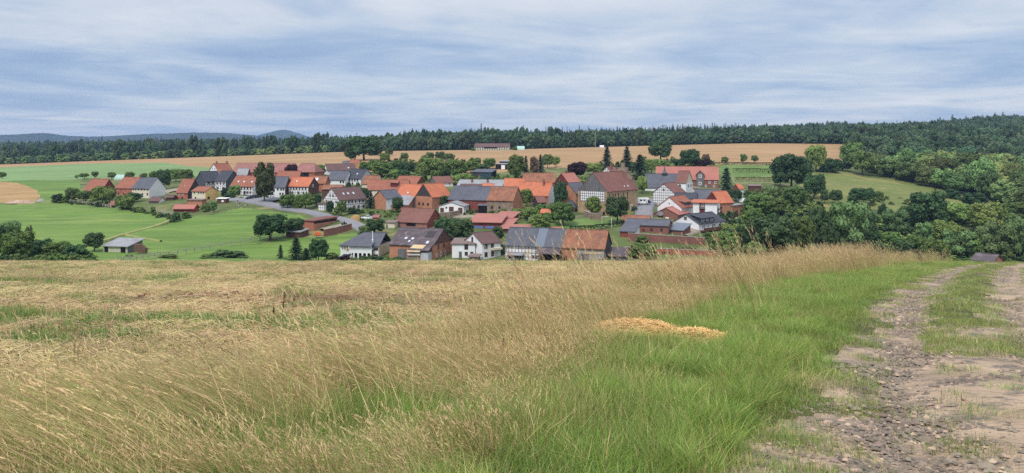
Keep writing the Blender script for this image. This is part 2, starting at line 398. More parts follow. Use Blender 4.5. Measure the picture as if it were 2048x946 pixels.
material('slate_clad', (74, 78, 88), var=.1, scale=.8)
material('roof_red', (150, 98, 80), var=.10, scale=.5, second=(130, 84, 72), sfac=.4, sscale=.22, bump=.3, bscale=5, third=(120, 88, 78), tscale=.8, trange=(.56, .75))
material('roof_orange', (186, 114, 86), var=.10, scale=.5, second=(166, 100, 76), sfac=.4, sscale=.22, bump=.3, bscale=5, third=(146, 98, 82), tscale=.7, trange=(.58, .78))
material('roof_old', (148, 100, 78), var=.16, scale=.6, second=(112, 82, 70), sfac=.5, sscale=.28, bump=.3, bscale=5, third=(164, 112, 84), tscale=.9, trange=(.52, .7))
material('roof_pink', (148, 104, 98), var=.08, scale=.4, second=(130, 94, 90), sfac=.4, sscale=.15, bump=.2, bscale=5)
material('roof_brown', (106, 82, 80), var=.10, scale=.5, second=(92, 74, 74), sfac=.4, sscale=.25, bump=.3, bscale=5)
material('roof_maroon', (126, 88, 80), var=.10, scale=.5, second=(110, 78, 74), sfac=.4, sscale=.2, bump=.3, bscale=5)
material('roof_slate', (92, 94, 104), var=.10, scale=.6, second=(78, 80, 90), sfac=.4, sscale=.25, bump=.2, bscale=5, rough=.65)
material('roof_dark', (68, 70, 80), var=.10, scale=.6, second=(58, 60, 68), sfac=.4, sscale=.25, bump=.2, bscale=5, rough=.65)
material('roof_weathered', (96, 88, 92), var=.16, scale=.5, second=(78, 66, 72), sfac=.5, sscale=.22, bump=.3, bscale=4, third=(118, 112, 116), tscale=.5, rough=.75)
material('roof_blue', (106, 114, 128), var=.06, scale=.5, rough=.55)
material('roof_tin', (150, 154, 160), var=.08, scale=.4, second=(128, 126, 128), sfac=.5, sscale=.3, rough=.6)
material('roof_tin_red', (168, 110, 98), var=.06, scale=.4, second=(150, 98, 90), sfac=.4, sscale=.2, rough=.6)
material('roof_felt', (124, 108, 104), var=.12, scale=.5)
material('red_sheet', (158, 56, 54), var=.06, scale=.6, rough=.5)
material('timber', (122, 112, 114), var=.1, scale=1.2)
material('trim_white', (232, 232, 234), var=.03, scale=1)
material('trim_brown', (84, 58, 50), var=.08, scale=1)
material('glass', (46, 54, 64), var=.2, scale=.6, rough=.15, spec=.5)
material('opening', (34, 32, 34), var=.2, scale=.5, rough=.95, spec=.05)  # near-black for dark doors and slits, and for shade painted over open bays
material('skylight', (196, 204, 214), var=.05, scale=1, rough=.2, spec=.5)
material('concrete', (168, 162, 156), var=.1, scale=.6, second=(140, 134, 128), sscale=.4)
material('blue_panel', (96, 116, 168), var=.06, scale=.6)
material('teal_boards', (52, 72, 82), var=.12, scale=.6, stretch=(3, 3, .3))
material('wood_tan', (198, 176, 140), var=.12, scale=1.0)
material('firewood', (128, 100, 84), var=.25, scale=3, second=(92, 74, 66), sscale=3)
material('wood_post', (166, 158, 146), var=.15, scale=2)

def _win_meshes():
    out = {}
    for nm, mt in (('w', 'trim_white'), ('b', 'trim_brown'), ('g', 'concrete')):
        m = MB(); t = .13
        m.box(-.5, -.5 + t, -.07, .05, -.5, .5); m.box(.5 - t, .5, -.07, .05, -.5, .5)
        m.box(-.5 + t, .5 - t, -.07, .05, .5 - t, .5); m.box(-.5 + t, .5 - t, -.07, .05, -.5, -.5 + t)
        m.box(-.03, .03, -.065, .05, -.5 + t, .5 - t)
        out[nm] = m.me('window', mt)
    m = MB(); m.box(-.5 + .12, .5 - .12, -.03, .05, -.5 + .12, .5 - .12); out['pane'] = m.me('pane', 'glass')
    return out
WIN = _win_meshes()
REG = {}
class House:
    def fmap(s, f, a, d, z): return (-s.La + a, -d, z) if f == 'F' else (d, a, z)
    def flen(s, f): return s.La if f == 'F' else s.Lb
    def fbox(s, m, f, a0, a1, d0, d1, z0, z1, k=0):
        p, q = s.fmap(f, a0, d0, z0), s.fmap(f, a1, d1, z1)
        m.box(min(p[0], q[0]), max(p[0], q[0]), min(p[1], q[1]), max(p[1], q[1]), min(p[2], q[2]), max(p[2], q[2]), k)
    def window(s, f, u, z, w=1.0, h=1.2, st='w'):
        a = u * s.flen(f)
        o = obj('window', WIN[st], s.o, s.fmap(f, a, 0, z), 0 if f == 'F' else math.pi / 2, (w, 1, h))
        obj('pane', WIN['pane'], o); return o
    def panel(s, name, mat, f, u0, u1, z0, z1, d=.06, parent=None, d0=-.05):
        m = MB(); L = s.flen(f); s.fbox(m, f, u0 * L, u1 * L, d0, d, z0, z1); return m.build(name, mat, parent or s.o)
    def in_gable(s, f, a, z):
        if z <= s.h or not s.has_gable(f): return z <= s.h
        L = s.flen(f); return (s.hr - z) / max(s.hr - s.h, .01) >= abs(a - L / 2) / (L / 2)
    def has_gable(s, f): return (f == 'F' and s.g == 'L') or (f == 'S' and s.g == 'R')
    def timber(s, f, z0=0.2, u0=0, u1=1, dx=1.25, dz=1.3, w=.15, top=None, gable=True, diag=True):
        m = MB(); L = s.flen(f); a0, a1 = u0 * L, u1 * L; top = top or s.h
        gb = gable and s.has_gable(f)
        zt = s.hr if gb else top
        n = max(2, round((a1 - a0) / dx)); xs = [a0 + w / 2 + (a1 - a0 - w) * i / n for i in range(n + 1)]
        for i, a in enumerate(xs):
            ztop = top
            if gb:
                ztop = max(s.h, s.hr - (s.hr - s.h) * abs(a - L / 2) / (L / 2)) - .1
            s.fbox(m, f, a - w / 2, a + w / 2, -.03, .05, z0, ztop)
        z = z0
        k = 0
        while z < zt - .4:
            hw = L / 2 if z <= s.h else (L / 2) * (s.hr - z) / (s.hr - s.h)
            b0, b1 = (max(a0, L / 2 - hw), min(a1, L / 2 + hw)) if gb else (a0, a1)
            if b1 - b0 > .5: s.fbox(m, f, b0, b1, -.03, .058, z - w / 2, z + w / 2)
            z += dz; k += 1
        if diag:
            for (p, q) in ((0, 1), (n, n - 1)):
                for zz0 in (z0 + dz * .0, z0 + dz * 2):
                    if zz0 + dz * 2 > top + .3: continue
                    m.bar(s.fmap(f, xs[p], .02, zz0), s.fmap(f, xs[q], .02, min(zz0 + dz * 2, top)), w * .7)
        return m.build('timber_frame', 'timber', s.o)
    def boards(s, f, mat, z0=None, thick=.08):
        L = s.flen(f); z0 = s.h if z0 is None else z0; m = MB()
        k = 0 if z0 >= s.h else 1
        hw = (L / 2) * (s.hr - z0) / (s.hr - s.h) if z0 >= s.h else L / 2
        poly = [(L / 2 - hw, z0), (L / 2 + hw, z0)] + ([(L, s.h)] if k else []) + [(L / 2, s.hr)] + ([(0, s.h)] if k else [])
        pts = [Vector(s.fmap(f, a, thick, z)) for a, z in poly]
        d = Vector(s.fmap(f, 0, -.02, 0)) - Vector(s.fmap(f, 0, thick, 0))
        m.slab(pts, 0, d=d)
        return m.build('gable_boards', mat, s.o)
    def skylight(s, u, v, w=.8, h=1.0, mat='skylight', name='skylight'):
        if s.g == 'R':
            rp = lambda a, t: Vector((-s.La + a, s.Lb / 2 * (1 - t), s.hr + (s.h - s.hr) * t)); L = s.La; nrm = Vector((0, -(s.hr - s.h), s.Lb / 2)).normalized(); hl = math.hypot(s.Lb / 2, s.hr - s.h)
        else:
            rp = lambda a, t: Vector((-s.La / 2 * (1 - t), a, s.hr + (s.h - s.hr) * t)); L = s.Lb; nrm = Vector((s.hr - s.h, 0, s.La / 2)).normalized(); hl = math.hypot(s.La / 2, s.hr - s.h)
        a = u * L; dt = h / hl / 2; m = MB()
        m.slab([rp(a - w / 2, v - dt) + nrm * .22, rp(a - w / 2, v + dt) + nrm * .22, rp(a + w / 2, v + dt) + nrm * .22, rp(a + w / 2, v - dt) + nrm * .22], 0, d=-nrm * .2)
        return m.build(name, mat, s.o)
    def chimney(s, u, off=0.0, w=.7, up=1.3, mat='brick_dark'):
        m = MB()
        x, y = (-s.La + u * s.La, s.Lb / 2 - off) if s.g in 'RM' else (-s.La / 2 + off, u * s.Lb)
        m.box(x - w / 2, x + w / 2, y - w / 2, y + w / 2, s.hr - 1.2, s.hr + up); m.box(x - w / 2 - .06, x + w / 2 + .06, y - w / 2 - .06, y + w / 2 + .06, s.hr + up, s.hr + up + .14)
        return m.build('chimney', mat, s.o)

def B(name, label, cat, xl, xc, xr, yb, ye, yr, g='R', Wd=10.0, wall='plaster_white', side=None, roof='roof_red', phi=None, Ldeep=None,
      segs=None, hip=(0, 0), over=.45, Y=None, wins=(), tim=(), gtop=None, chim=(), sky=(), doors=(), wsegs=None, group=None, rise=None):
    s = House(); s.g = g
    Y = Y or Yat(xc, yb)
    C = P(xc, yb, Y); base = gz(C.x, Y) if abs(gpy(xc, Y) - yb) < 14 else C.z
    tl, tr_ = (xl - 1024) / F, ((xr if xr is not None else xc) - 1024) / F
    La_ = lambda p: (C.x - tl * Y) / (math.cos(p) + tl * math.sin(p))
    Lb_ = lambda p: (tr_ * Y - C.x) / max(math.sin(p) - tr_ * math.cos(p), 1e-4)
    if phi is not None: p = R(phi)
    elif g in 'RM':
        lo, hi = math.atan(tr_) + .02, R(80)
        lo = max(lo, R(2))
        for _ in range(50):
            mid = (lo + hi) / 2
            if Lb_(mid) > Wd: lo = mid
            else: hi = mid
        p = (lo + hi) / 2
    else:
        lo, hi = R(1), R(80)
        for _ in range(50):
            mid = (lo + hi) / 2
            if La_(mid) < Wd: lo = mid
            else: hi = mid
        p = (lo + hi) / 2
    s.La = La_(p)
    s.Lb = Lb_(p) if (xr is not None and xr > xc + .5) else (Wd if g in 'RM' else (Ldeep or 12))
    if Ldeep and g == 'L': s.Lb = Ldeep
    if g in 'RM' and xr is not None and phi is not None: s.Lb = Wd
    s.p = p; s.C = C; s.Y = Y
    s.h = -(ye - HZ) / F * Y - base
    if g == 'M':
        s.hr = s.h + (rise if rise is not None else .4)
    else:
        Ym = Y + (s.Lb / 2 * math.cos(p) if g == 'R' else s.La / 2 * math.sin(p))
        s.hr = -(yr - HZ) / F * Ym - base
        s.hr = max(s.hr, s.h + .5)
    s.o = obj(name, None, loc=(C.x, C.y, base), rz=-p)
    tag(s.o, label, cat, group)
    La, Lb, h, hr = s.La, s.Lb, s.h, s.hr
    # wall shell
    side = side or wall
    zb = -3.0
    c4 = [(-La, 0), (0, 0), (0, Lb), (-La, Lb)]
    v = [(x, y, zb) for x, y in c4]; hz = [h] * 4
    if g == 'M': hz = [h, h, hr, hr]
    v += [(c4[i][0], c4[i][1], hz[i]) for i in range(4)]
    mats = [wall] if side == wall else [wall, side]; si = len(mats) - 1
    if g == 'R' and not any(hip):
        v += [(0, Lb / 2, hr), (-La, Lb / 2, hr)]
        f = [(0, 1, 5, 4), (1, 2, 6, 8, 5), (2, 3, 7, 6), (3, 0, 4, 9, 7)]; mi = [0, si, 0, si]
    elif g == 'L':
        v += [(-La / 2, 0, hr), (-La / 2, Lb, hr)]
        f = [(0, 1, 5, 8, 4), (1, 2, 6, 5), (2, 3, 7, 9, 6), (3, 0, 4, 7)]; mi = [0, si, 0, si]
    else:
        f = [(0, 1, 5, 4), (1, 2, 6, 5), (2, 3, 7, 6), (3, 0, 4, 7)]; mi = [0, si, 0, si]
    if not wsegs: obj('wall', mesh('wall', v, f, mats, mids=mi), s.o)
    else:                                                    # long front wall in lengths of different masonry (ridge along the front)
        for k, (f0, f1, mt) in enumerate(wsegs):
            x0, x1 = -La + f0 * La, -La + f1 * La
            m = MB(); poly = [(x1, 0, zb), (x1, Lb, zb), (x1, Lb, h), (x1, Lb / 2, hr), (x1, 0, h)]
            m.slab(poly, 0, d=(x0 - x1, 0, 0))
            if f1 > .999 and side != wall: m.m = [1 if i == 0 else 0 for i in range(len(m.m))]; m.build('wall', [mt, side], s.o)
            else: m.build('wall', mt, s.o)
    # roof
    o = over; t = .22; up = .12
    segs = segs or [(0, 1, roof)]
    for (f0, f1, mt) in segs:
        m = MB()
        if g == 'R':
            x0 = -La + f0 * La - (o * .7 if f0 == 0 else 0); x1 = -La + f1 * La + (o * .7 if f1 == 1 else 0)
            if any(hip): x0 -= o * .3 if f0 == 0 else 0; x1 += o * .3 if f1 == 1 else 0
            sl = (hr - h) / (Lb / 2); ze = h - sl * o + up; zr = hr + up; ym = Lb / 2
            r0, r1 = x0 + (hip[0] if f0 == 0 else 0), x1 - (hip[1] if f1 == 1 else 0)
            m.slab([(x0, -o, ze), (x1, -o, ze), (r1, ym, zr), (r0, ym, zr)], t)
            m.slab([(x1, Lb + o, ze), (x0, Lb + o, ze), (r0, ym, zr), (r1, ym, zr)], t)
            if hip[0] and f0 == 0: m.slab([(x0, Lb + o, ze), (x0, -o, ze), (r0, ym, zr)], t)
            if hip[1] and f1 == 1: m.slab([(x1, -o, ze), (x1, Lb + o, ze), (r1, ym, zr)], t)
            m.box(r0, r1, ym - .16, ym + .16, zr - .1, zr + .1)
        elif g == 'L':
            y0 = f0 * Lb - (o * .7 if f0 == 0 else 0); y1 = f1 * Lb + (o * .7 if f1 == 1 else 0)
            sl = (hr - h) / (La / 2); ze = h - sl * o + up; zr = hr + up; xm = -La / 2
            m.slab([(o, y0, ze), (o, y1, ze), (xm, y1, zr), (xm, y0, zr)], t)
            m.slab([(-La - o, y1, ze), (-La - o, y0, ze), (xm, y0, zr), (xm, y1, zr)], t)
            m.box(xm - .16, xm + .16, y0, y1, zr - .1, zr + .1)
        else:
            sl = (hr - h) / Lb; zf = h - sl * o + up + .1; zk = hr + sl * o + up + .1
            m.slab([(-La - o, -o, zf), (o, -o, zf), (o, Lb + o, zk), (-La - o, Lb + o, zk)], t)
        m.build('roof', mt, s.o)
    if gtop: s.boards('F' if g == 'L' else 'S', gtop)
    for tt in tim:
        if isinstance(tt, str): s.timber(tt)
        else: s.timber(tt[0], **tt[1])
    for wv in wins:
        fc, us, zf = wv[:3]; ww = wv[3] if len(wv) > 3 else 1.0; wh = wv[4] if len(wv) > 4 else 1.25; st = wv[5] if len(wv) > 5 else 'w'
        for u in us: s.window(fc, u, zf * h, ww, wh, st)
    for dv in doors:
        fc, u0, u1, z0, z1 = dv[:5]; s.panel('door_or_dark_panel' if (u1 - u0) * s.flen(fc) > 2 else 'door', dv[5] if len(dv) > 5 else 'opening', fc, u0, u1, z0 * h, z1 * h)  # some panels are doors; open bays get their inner shade painted near-black
    for cv in chim: s.chimney(*cv) if isinstance(cv, tuple) else s.chimney(cv)
    for kv in sky: s.skylight(*kv)
    REG[label] = s
    if DEBUG: print('%-34s Y%5.0f La%6.1f Lb%6.1f h%5.1f hr%5.1f phi%5.1f' % (label[:34], Y, La, Lb, h, hr, math.degrees(p)))
    return s
DEBUG = False

# ---- west end of the village
B('barn', 'red tiled barn with red gable behind round green bushes, westmost in the village', 'barn', 168, 203, 232, 396, 380.5, 358.5, Wd=10, wall='brick_red', side='clad_red', doors=[('F', .2, .42, 0, .75)])
B('farmhouse', 'long house under half red, half grey roof with blank white gable', 'house', 231.8, 298.4, 331, 397.7, 376.2, 355.5, Wd=11, wall='plaster_cream', side='plaster_white',
  segs=[(0, .49, 'roof_red'), (.49, 1, 'roof_slate')], wsegs=[(0, .49, 'brick_red'), (.49, 1, 'plaster_cream')], chim=[(.5, .3)],
  wins=[('F', [.53, .60, .68, .78, .86, .95], .85, .8, .9, 'b'), ('F', [.80, .95], .42, .9, 1.1, 'b'), ('F', [.08, .24], .42, .7, 1.0, 'b')])
B('barn', 'small red roofed barn with dark boarded gable beside the yellow house', 'barn', 353, 375.3, 403, 400, 384, 358, Wd=9, wall='brick_red', side='boards_dark', wins=[('F', [.25, .6], .7, 1.2, .8)], doors=[('F', .45, .6, .05, .3)], sky=[(.5, .55, .4, .5)])
B('house', 'yellow gabled house with cream side and low red roof', 'house', 384, 410.8, 436, 402.5, 382.5, 373.5, Wd=8.5, wall='plaster_cream', side='plaster_yellow', roof='roof_red',
  wins=[('F', [.18, .5, .68, .85], .82, .6, .9, 'b'), ('S', [.25], .30, 1.6, 1.3, 'b')], doors=[('F', .22, .32, .05, .4)])
B('shed', 'red sheet metal shed with low roof at the meadow edge', 'shed', 347, 387, 397.5, 424, 416.5, 409, Wd=8, wall='clad_maroon', side='red_sheet', roof='roof_tin_red', over=.6)
B('shed', 'flat roofed brick outbuilding between yellow house and red metal shed', 'shed', 374, 404, 413, 412, 400.5, None, g='M', Wd=6, rise=.2, wall='brick_orange', roof='roof_felt')
B('shed', 'grey shed with sagging roof in front of the white gable', 'shed', 298, 318, 331, 407, 401.5, 394, Wd=6, wall='boards_grey', side='plaster_white', roof='roof_brown')
B('shed', 'brown garden shed between white gable and small dark gabled barn', 'shed', 332, 346, 353.5, 402, 394.5, 390, Wd=6, wall='boards_brown', roof='roof_brown')
B('hut', 'tiny pinkish brick hut among hedges above the meadow', 'hut', 221, 228, 231, 414, 407, 402, Wd=3.5, wall='brick_red', roof='roof_pink')
B('kiosk', 'brown hut with flat white roof beside the village road', 'hut', 434, 452, 458, 407, 397.5, None, g='M', Wd=4, rise=.1, wall='boards_brown', roof='trim_white', doors=[('F', .5, .75, .3, .7, 'trim_white')])
# ---- row behind the parking
B('house', 'white gabled house with bright red roof and two chimneys behind the slate barn', 'house', 418, 437, 466, 352, 342.5, 327.5, g='L', Wd=9, wall='plaster_white', roof='roof_red', wins=[('F', [.38, .62], 1.25, 1.0, 1.2)], chim=[(.2,), (.9,)], Y=470)
B('barn', 'dark slate roofed house with slate clad gable, half hidden behind the yellow house', 'house', 391, 410.7, 444, 381, 362, 343.2, g='L', Wd=9.5, wall='slate_clad', side='plaster_white', roof='roof_dark', tim=[('S', dict(z0=.4))], wins=[('S', [.2, .45, .7], .8, 1, 1.2, 'b')])
B('house', 'slate clad gabled wing with half timbered front beside the red roofed house', 'house', 430, 452, 481, 383, 361.5, 342.2, Wd=11, wall='plaster_white', side='slate_clad', roof='roof_dark', tim=['F'], wins=[('F', [.2, .5, .8], .72, .9, 1.2, 'b'), ('F', [.25, .75], .3, .9, 1.2, 'b')])
B('house', 'red roofed half timbered house directly behind the parked cars', 'house', 461, 506, 531, 391, 372, 352, Wd=10, wall='plaster_white', roof='roof_red', tim=[('F', dict(dx=1.4))], wins=[('F', [.1, .22, .36, .5, .62, .76, .9], .75, .8, 1.1, 'b'), ('F', [.1, .25, .75, .88], .3, .9, 1.2, 'b')], doors=[('F', .58, .67, 0, .45)], sky=[(.25, .6), (.5, .6), (.85, .6)])
B('barn', 'long pinkish roofed barn against the wheat field, west part', 'barn', 465, 583, None, 356, 344, 326.6, phi=2, Wd=14, wall='brick_red', roof='roof_pink', Y=455)
B('barn', 'shorter pinkish roofed barn with dark opening and hipped ends against the wheat', 'barn', 584, 629, 634, 356, 343.5, 327, phi=10, Wd=13, wall='brick_red', roof='roof_pink', hip=(3, 3), doors=[('F', .45, .75, .05, .9)], Y=450)
B('house', 'small grey roofed house wedged between slate gable and pink barn', 'house', 473, 493, 502, 364, 351, 337, Wd=8, wall='plaster_grey', side='clad_red', roof='roof_tin', Y=435)
B('house', 'plain red roofed house behind the slate roofed white house', 'house', 553, 597, 606, 372, 357, 342.3, Wd=9, wall='brick_red', side='boards_brown', roof='roof_red', Y=425)
B('house', 'white house with grey slate roof and brown gable right of the tall linden', 'house', 538, 570, 583, 394, 373, 353.5, Wd=9, wall='plaster_white', side='boards_brown', roof='roof_slate', wins=[('F', [.55, .75, .9], .72, .8, 1.1, 'b'), ('F', [.7, .86], .3, .8, 1.1, 'b')])
B('house', 'bright orange roofed half timbered house with brown gable', 'house', 577, 617, 637.5, 392, 372, 354.5, Wd=9.5, wall='plaster_white', side='boards_brown', roof='roof_orange', tim=['F'], wins=[('F', [.12, .26, .4, .55, .7, .86], .74, .8, 1.1, 'b'), ('F', [.1, .2, .5, .75, .9], .3, .9, 1.2, 'b'), ('S', [.4], .98, 1.4, 1.3)], sky=[(.3, .5)])
B('barn', 'red barn roof with pale skylight just behind the orange roofed house', 'barn', 615, 650, 660, 383, 366, 352, Wd=9, wall='brick_red', roof='roof_old', sky=[(.45, .5, 1.6, 2.2)])
B('shed', 'low red roofed cart shed between orange roofed house and half timbered gable', 'shed', 644, 682, 690, 396, 378, 370, Wd=8, wall='boards_brown', roof='roof_old')
# ---- upper middle
B('house', 'dark roofed white house below the big dark tree', 'house', 648, 655, 712, 350, 340, 328, g='L', Wd=9, wall='plaster_white', roof='roof_brown', sky=[(.75, .7)])
B('house', 'red roofed house with yellow gable beneath the big dark tree', 'house', 695, 710, 727, 342, 331.5, 319.5, Wd=8.5, wall='plaster_cream', side='plaster_yellow', roof='roof_red', chim=[(.4,)])
B('house', 'grey roof peeping out left of the yellow gabled house', 'house', 683, 697, None, 340, 331, 323, phi=3, Wd=8, wall='plaster_grey', roof='roof_slate')
B('house', 'grey roofed white house adjoining the blue windowed house', 'house', 655, 690, 706, 372, 359, 342, Wd=10, wall='plaster_white', roof='roof_slate', wins=[('F', [.75, .9], .6, .9, 1.2, 'b')])
s_ = B('house', 'slate roofed white house with row of blue upstairs windows', 'house', 689, 721.4, 747, 371, 356.5, 338.5, Wd=11, wall='plaster_white', side='plaster_grey', roof='roof_dark', wins=[('F', [.16, .32, .48, .64, .8], .72, .9, 1.3, 'b'), ('F', [.2, .5, .8], .25, 1, 1.2, 'b')], sky=[(.62, .55)])
s_.panel('blue_cladding', 'blue_panel', 'F', .1, .9, s_.h * .52, s_.h * .57)
B('barn', 'dark red roofed barn with small white gable beside the blue windowed house', 'barn', 724, 753, 766, 379, 367, 351.5, Wd=9, wall='plaster_cream', side='plaster_white', roof='roof_old')
s_ = B('barn', 'long red roofed cream barn with open roof hatch', 'barn', 733, 812, None, 401, 379, 360, phi=6, Wd=11, wall='plaster_cream', roof='roof_red', doors=[('F', .5, .58, .1, .55)], wins=[('F', [.1, .25, .4], .5, .8, 1, 'b')])
m = MB(); a = Vector((-s_.La * .32, s_.Lb * .22, s_.h + (s_.hr - s_.h) * .45)); m.box(a.x - 1.6, a.x + 1.6, a.y - 1.2, a.y + 1.5, a.z - .6, a.z + 1.2); m.build('roof_hatch', 'clad_maroon', s_.o)
m = MB(); m.slab([(a.x - 2, a.y - 1.8, a.z + 1.3), (a.x + 2, a.y - 1.8, a.z + 1.1), (a.x + 2, a.y + 2, a.z + 2.0), (a.x - 2, a.y + 2, a.z + 2.2)], .15); m.build('hatch_roof', 'roof_red', s_.o)
B('barn', 'red tiled barn with red gable above the open hatched barn', 'barn', 790, 833, 851, 383, 367, 352.5, Wd=11, wall='brick_red', side='clad_red', roof='roof_red', Y=420)
B('house', 'brown roofed house with timbered gable among trees, above the orange roofs', 'house', 858, 872, 906, 374, 365, 353, g='L', Wd=9, wall='boards_grey', side='plaster_white', roof='roof_maroon', wins=[('S', [.3, .8], .6, 1, 1)], tim=[('F', dict(z0=.5))])
B('house', 'half timbered house with white latticed gable and brown roof, by the road', 'house', 647.5, 678.5, 732, 424, 399, 376, g='L', Wd=10.5, wall='plaster_white', roof='roof_brown', tim=[('F', dict(dx=1.15, dz=1.25)), ('S', dict(dx=1.25))],
  wins=[('F', [.42, .60], 1.28, .8, 1.1, 'b'), ('F', [.2, .5, .8], .78, .9, 1.1, 'b'), ('F', [.25, .55], .35, .9, 1.1, 'b'), ('S', [.12, .22, .35, .48, .6, .75, .88], .76, .9, 1.1, 'b'), ('S', [.55, .72, .9], .3, 1, 1.3, 'b')],
  sky=[(.28, .55, .7, 1.1), (.45, .55, .7, 1.1), (.65, .55, .7, 1.1)])
B('shed', 'small half timbered annex left of the latticed gable', 'shed', 636.5, 649, 651, 422.5, 408, None, g='M', Wd=4.5, rise=.5, wall='plaster_white', roof='roof_brown', phi=25, tim=[('F', dict(dz=1.2, dx=1.0, diag=False))])
B('house', 'narrow orange brick gabled house with slate roof', 'house', 746.5, 772.4, 803, 419.5, 396.5, 381, g='L', Wd=8.5, wall='brick_orange', side='plaster_white', roof='roof_slate')
B('shed', 'low grey lean-to roof in front of the orange roofed house', 'shed', 775, 816, 828, 419, 410, None, g='M', Wd=9, rise=3.2, wall='brick_red', side='brick_orange', roof='roof_tin')
B('house', 'orange roofed house with white verge beside the dark boarded brick gable', 'house', 792, 830, 856, 412, 392.5, 369, Wd=10, wall='brick_orange', side='plaster_white', roof='roof_orange', sky=[(.55, .75, .8, .8)], Y=352)
B('barn', 'orange brick barn with dark boarded gable top and orange roof', 'barn', 832, 864, 901, 418, 393, 368, g='L', Wd=10, wall='brick_orange', roof='roof_orange', gtop='boards_dark', wins=[('F', [.2, .45, .75], .35, 1.2, 1.2, 'b')])
# ---- middle: long barn and neighbours
s_ = B('barn', 'long barn with half slate, half rusty tile roof behind the white garage', 'barn', 897, 1025.5, 1045, 426, 400.5, 374, Wd=13, wall='brick_red', side='brick_orange', wsegs=[(0, .6, 'clad_red'), (.6, 1, 'rubble_stone')], segs=[(0, .6, 'roof_slate'), (.6, 1, 'roof_old')],
  wins=[('F', [.68, .8], .4, .9, 1.2, 'b'), ('F', [.86], .93, .9, 1.0, 'b')], doors=[('F', .47, .585, 0, .62)])
B('barn', 'orange tiled barn with white gable beside the leaning dark bush', 'barn', 1030, 1096, 1112, 411, 390.5, 365, Wd=11, wall='brick_red', side='plaster_white', roof='roof_orange', chim=[(.78, 1.5)], Y=358)
B('barn', 'orange roof stepping up left of the white gabled orange barn', 'barn', 1008, 1047, None, 396, 376, 357, phi=5, Wd=11, wall='brick_red', roof='roof_orange', Y=372)
B('barn', 'broad red tiled barn roof behind the orange barn', 'barn', 1046, 1109, None, 386, 364, 346, phi=3, Wd=12, wall='brick_red', roof='roof_old', Y=398)
B('house', 'red roofed house with dark red gable right of the broad barn', 'house', 1109, 1138, 1162, 387, 366, 346.3, g='L', Wd=10, wall='clad_maroon', side='brick_orange', roof='roof_tin_red', wins=[('F', [.5], .95, 1, 1.2)], chim=[(.35,)], Y=392)
B('house', 'orange brick house tucked against the stone barn', 'house', 1121.5, 1152, 1176, 408, 386, 366, g='L', Wd=9, wall='brick_orange', roof='roof_slate', Y=352)
B('pavilion', 'small dark hipped roof pavilion below the orange brick house', 'pavilion', 1129, 1150, 1153, 424, 413, 401.5, phi=15, Wd=5, hip=(2, 2), wall='boards_brown', roof='roof_dark')
B('shed', 'dark red roofed shed with black gable opening below the white barn gable', 'shed', 1066, 1076, 1092, 415, 404, 393, g='L', Wd=6, wall='boards_dark', roof='roof_maroon', Y=345)
B('barn', 'grey tin roofed stable behind the long slate barn', 'barn', 914, 1004, 1014, 388, 372.5, 360, Wd=14, wall='clad_maroon', roof='roof_tin', chim=[(.3, 3, .9, .2), (.65, 3, .9, .2)])
B('shed', 'small orange roof in front of the grey tin stable', 'shed', 964, 985, 989, 389, 375, 367.5, Wd=7, wall='clad_maroon', roof='roof_orange')
B('shed', 'dark red ridge roof just above the long slate barn', 'shed', 920, 962, None, 389, 374, 368.5, phi=4, Wd=7, wall='clad_maroon', roof='roof_brown')
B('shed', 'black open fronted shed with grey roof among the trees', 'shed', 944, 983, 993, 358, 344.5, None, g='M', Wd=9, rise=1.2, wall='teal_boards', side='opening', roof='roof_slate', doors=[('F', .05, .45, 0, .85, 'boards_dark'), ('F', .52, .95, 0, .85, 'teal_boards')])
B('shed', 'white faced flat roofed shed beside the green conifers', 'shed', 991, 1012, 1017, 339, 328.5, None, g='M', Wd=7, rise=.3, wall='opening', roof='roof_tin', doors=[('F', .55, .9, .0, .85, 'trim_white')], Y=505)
B('shed', 'upper flat white roof behind the white faced shed', 'shed', 999, 1017, None, 334, 323, None, g='M', Wd=8, phi=5, rise=.3, wall='boards_dark', roof='roof_tin', Y=520)
B('hut', 'little brown roofed hut among bushes under the wheat field', 'hut', 886, 900, None, 330, 325, 319.5, phi=5, Wd=7, wall='plaster_cream', roof='roof_maroon')
s_ = B('barn', 'lone hilltop field barn with brown roof on the wheat rise', 'barn', 949, 1018, 1021, 300.5, 293.5, 287, phi=4, Wd=16, wall='boards_pale', roof='roof_brown', doors=[('F', .27, .66, .5, .95)], Y=775)
for k in range(14): s_.panel('board', 'boards_dark', 'F', .02 + k * .07, .035 + k * .07, 0, s_.h * .95, .12)
# ---- tithe barn and chapel group
s_ = B('stone_barn', 'large sandstone barn with stepped gable and maroon roof', 'barn', 1157.5, 1214, 1273, 431, 382.5, 345.3, g='L', Wd=14, wall='sandstone', roof='roof_maroon', gtop='boards_grey', over=.3, sky=[(.78, .82, .7, .7), (.66, .82, .5, .6)])
s_.panel('white_infill', 'plaster_white', 'F', .07, .92, s_.h * .55, s_.h * .985, .07)
m = MB(); L = s_.La
for k in range(13): a = L * (.07 + .85 * k / 12); s_.fbox(m, 'F', a - .1, a + .1, 0, .13, s_.h * .55, s_.h * .985)
for k in range(5): z = s_.h * (.56 + .42 * k / 4); s_.fbox(m, 'F', L * .07, L * .92, 0, .125, z - .1, z + .1)
m.build('timber_frame', 'timber', s_.o)
for u0, u1 in ((-.01, .045), (.955, 1.01)): s_.panel('corner_pier', 'sandstone', 'F', u0, u1, -2.5, s_.h * .97, .35)
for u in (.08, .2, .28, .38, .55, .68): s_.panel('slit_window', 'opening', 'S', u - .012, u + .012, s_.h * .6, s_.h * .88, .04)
s_.window('S', .82, s_.h * .22, 1.6, 2.2); s_.panel('arched_door', 'opening', 'F', .86, .93, 0, s_.h * .14, .08)
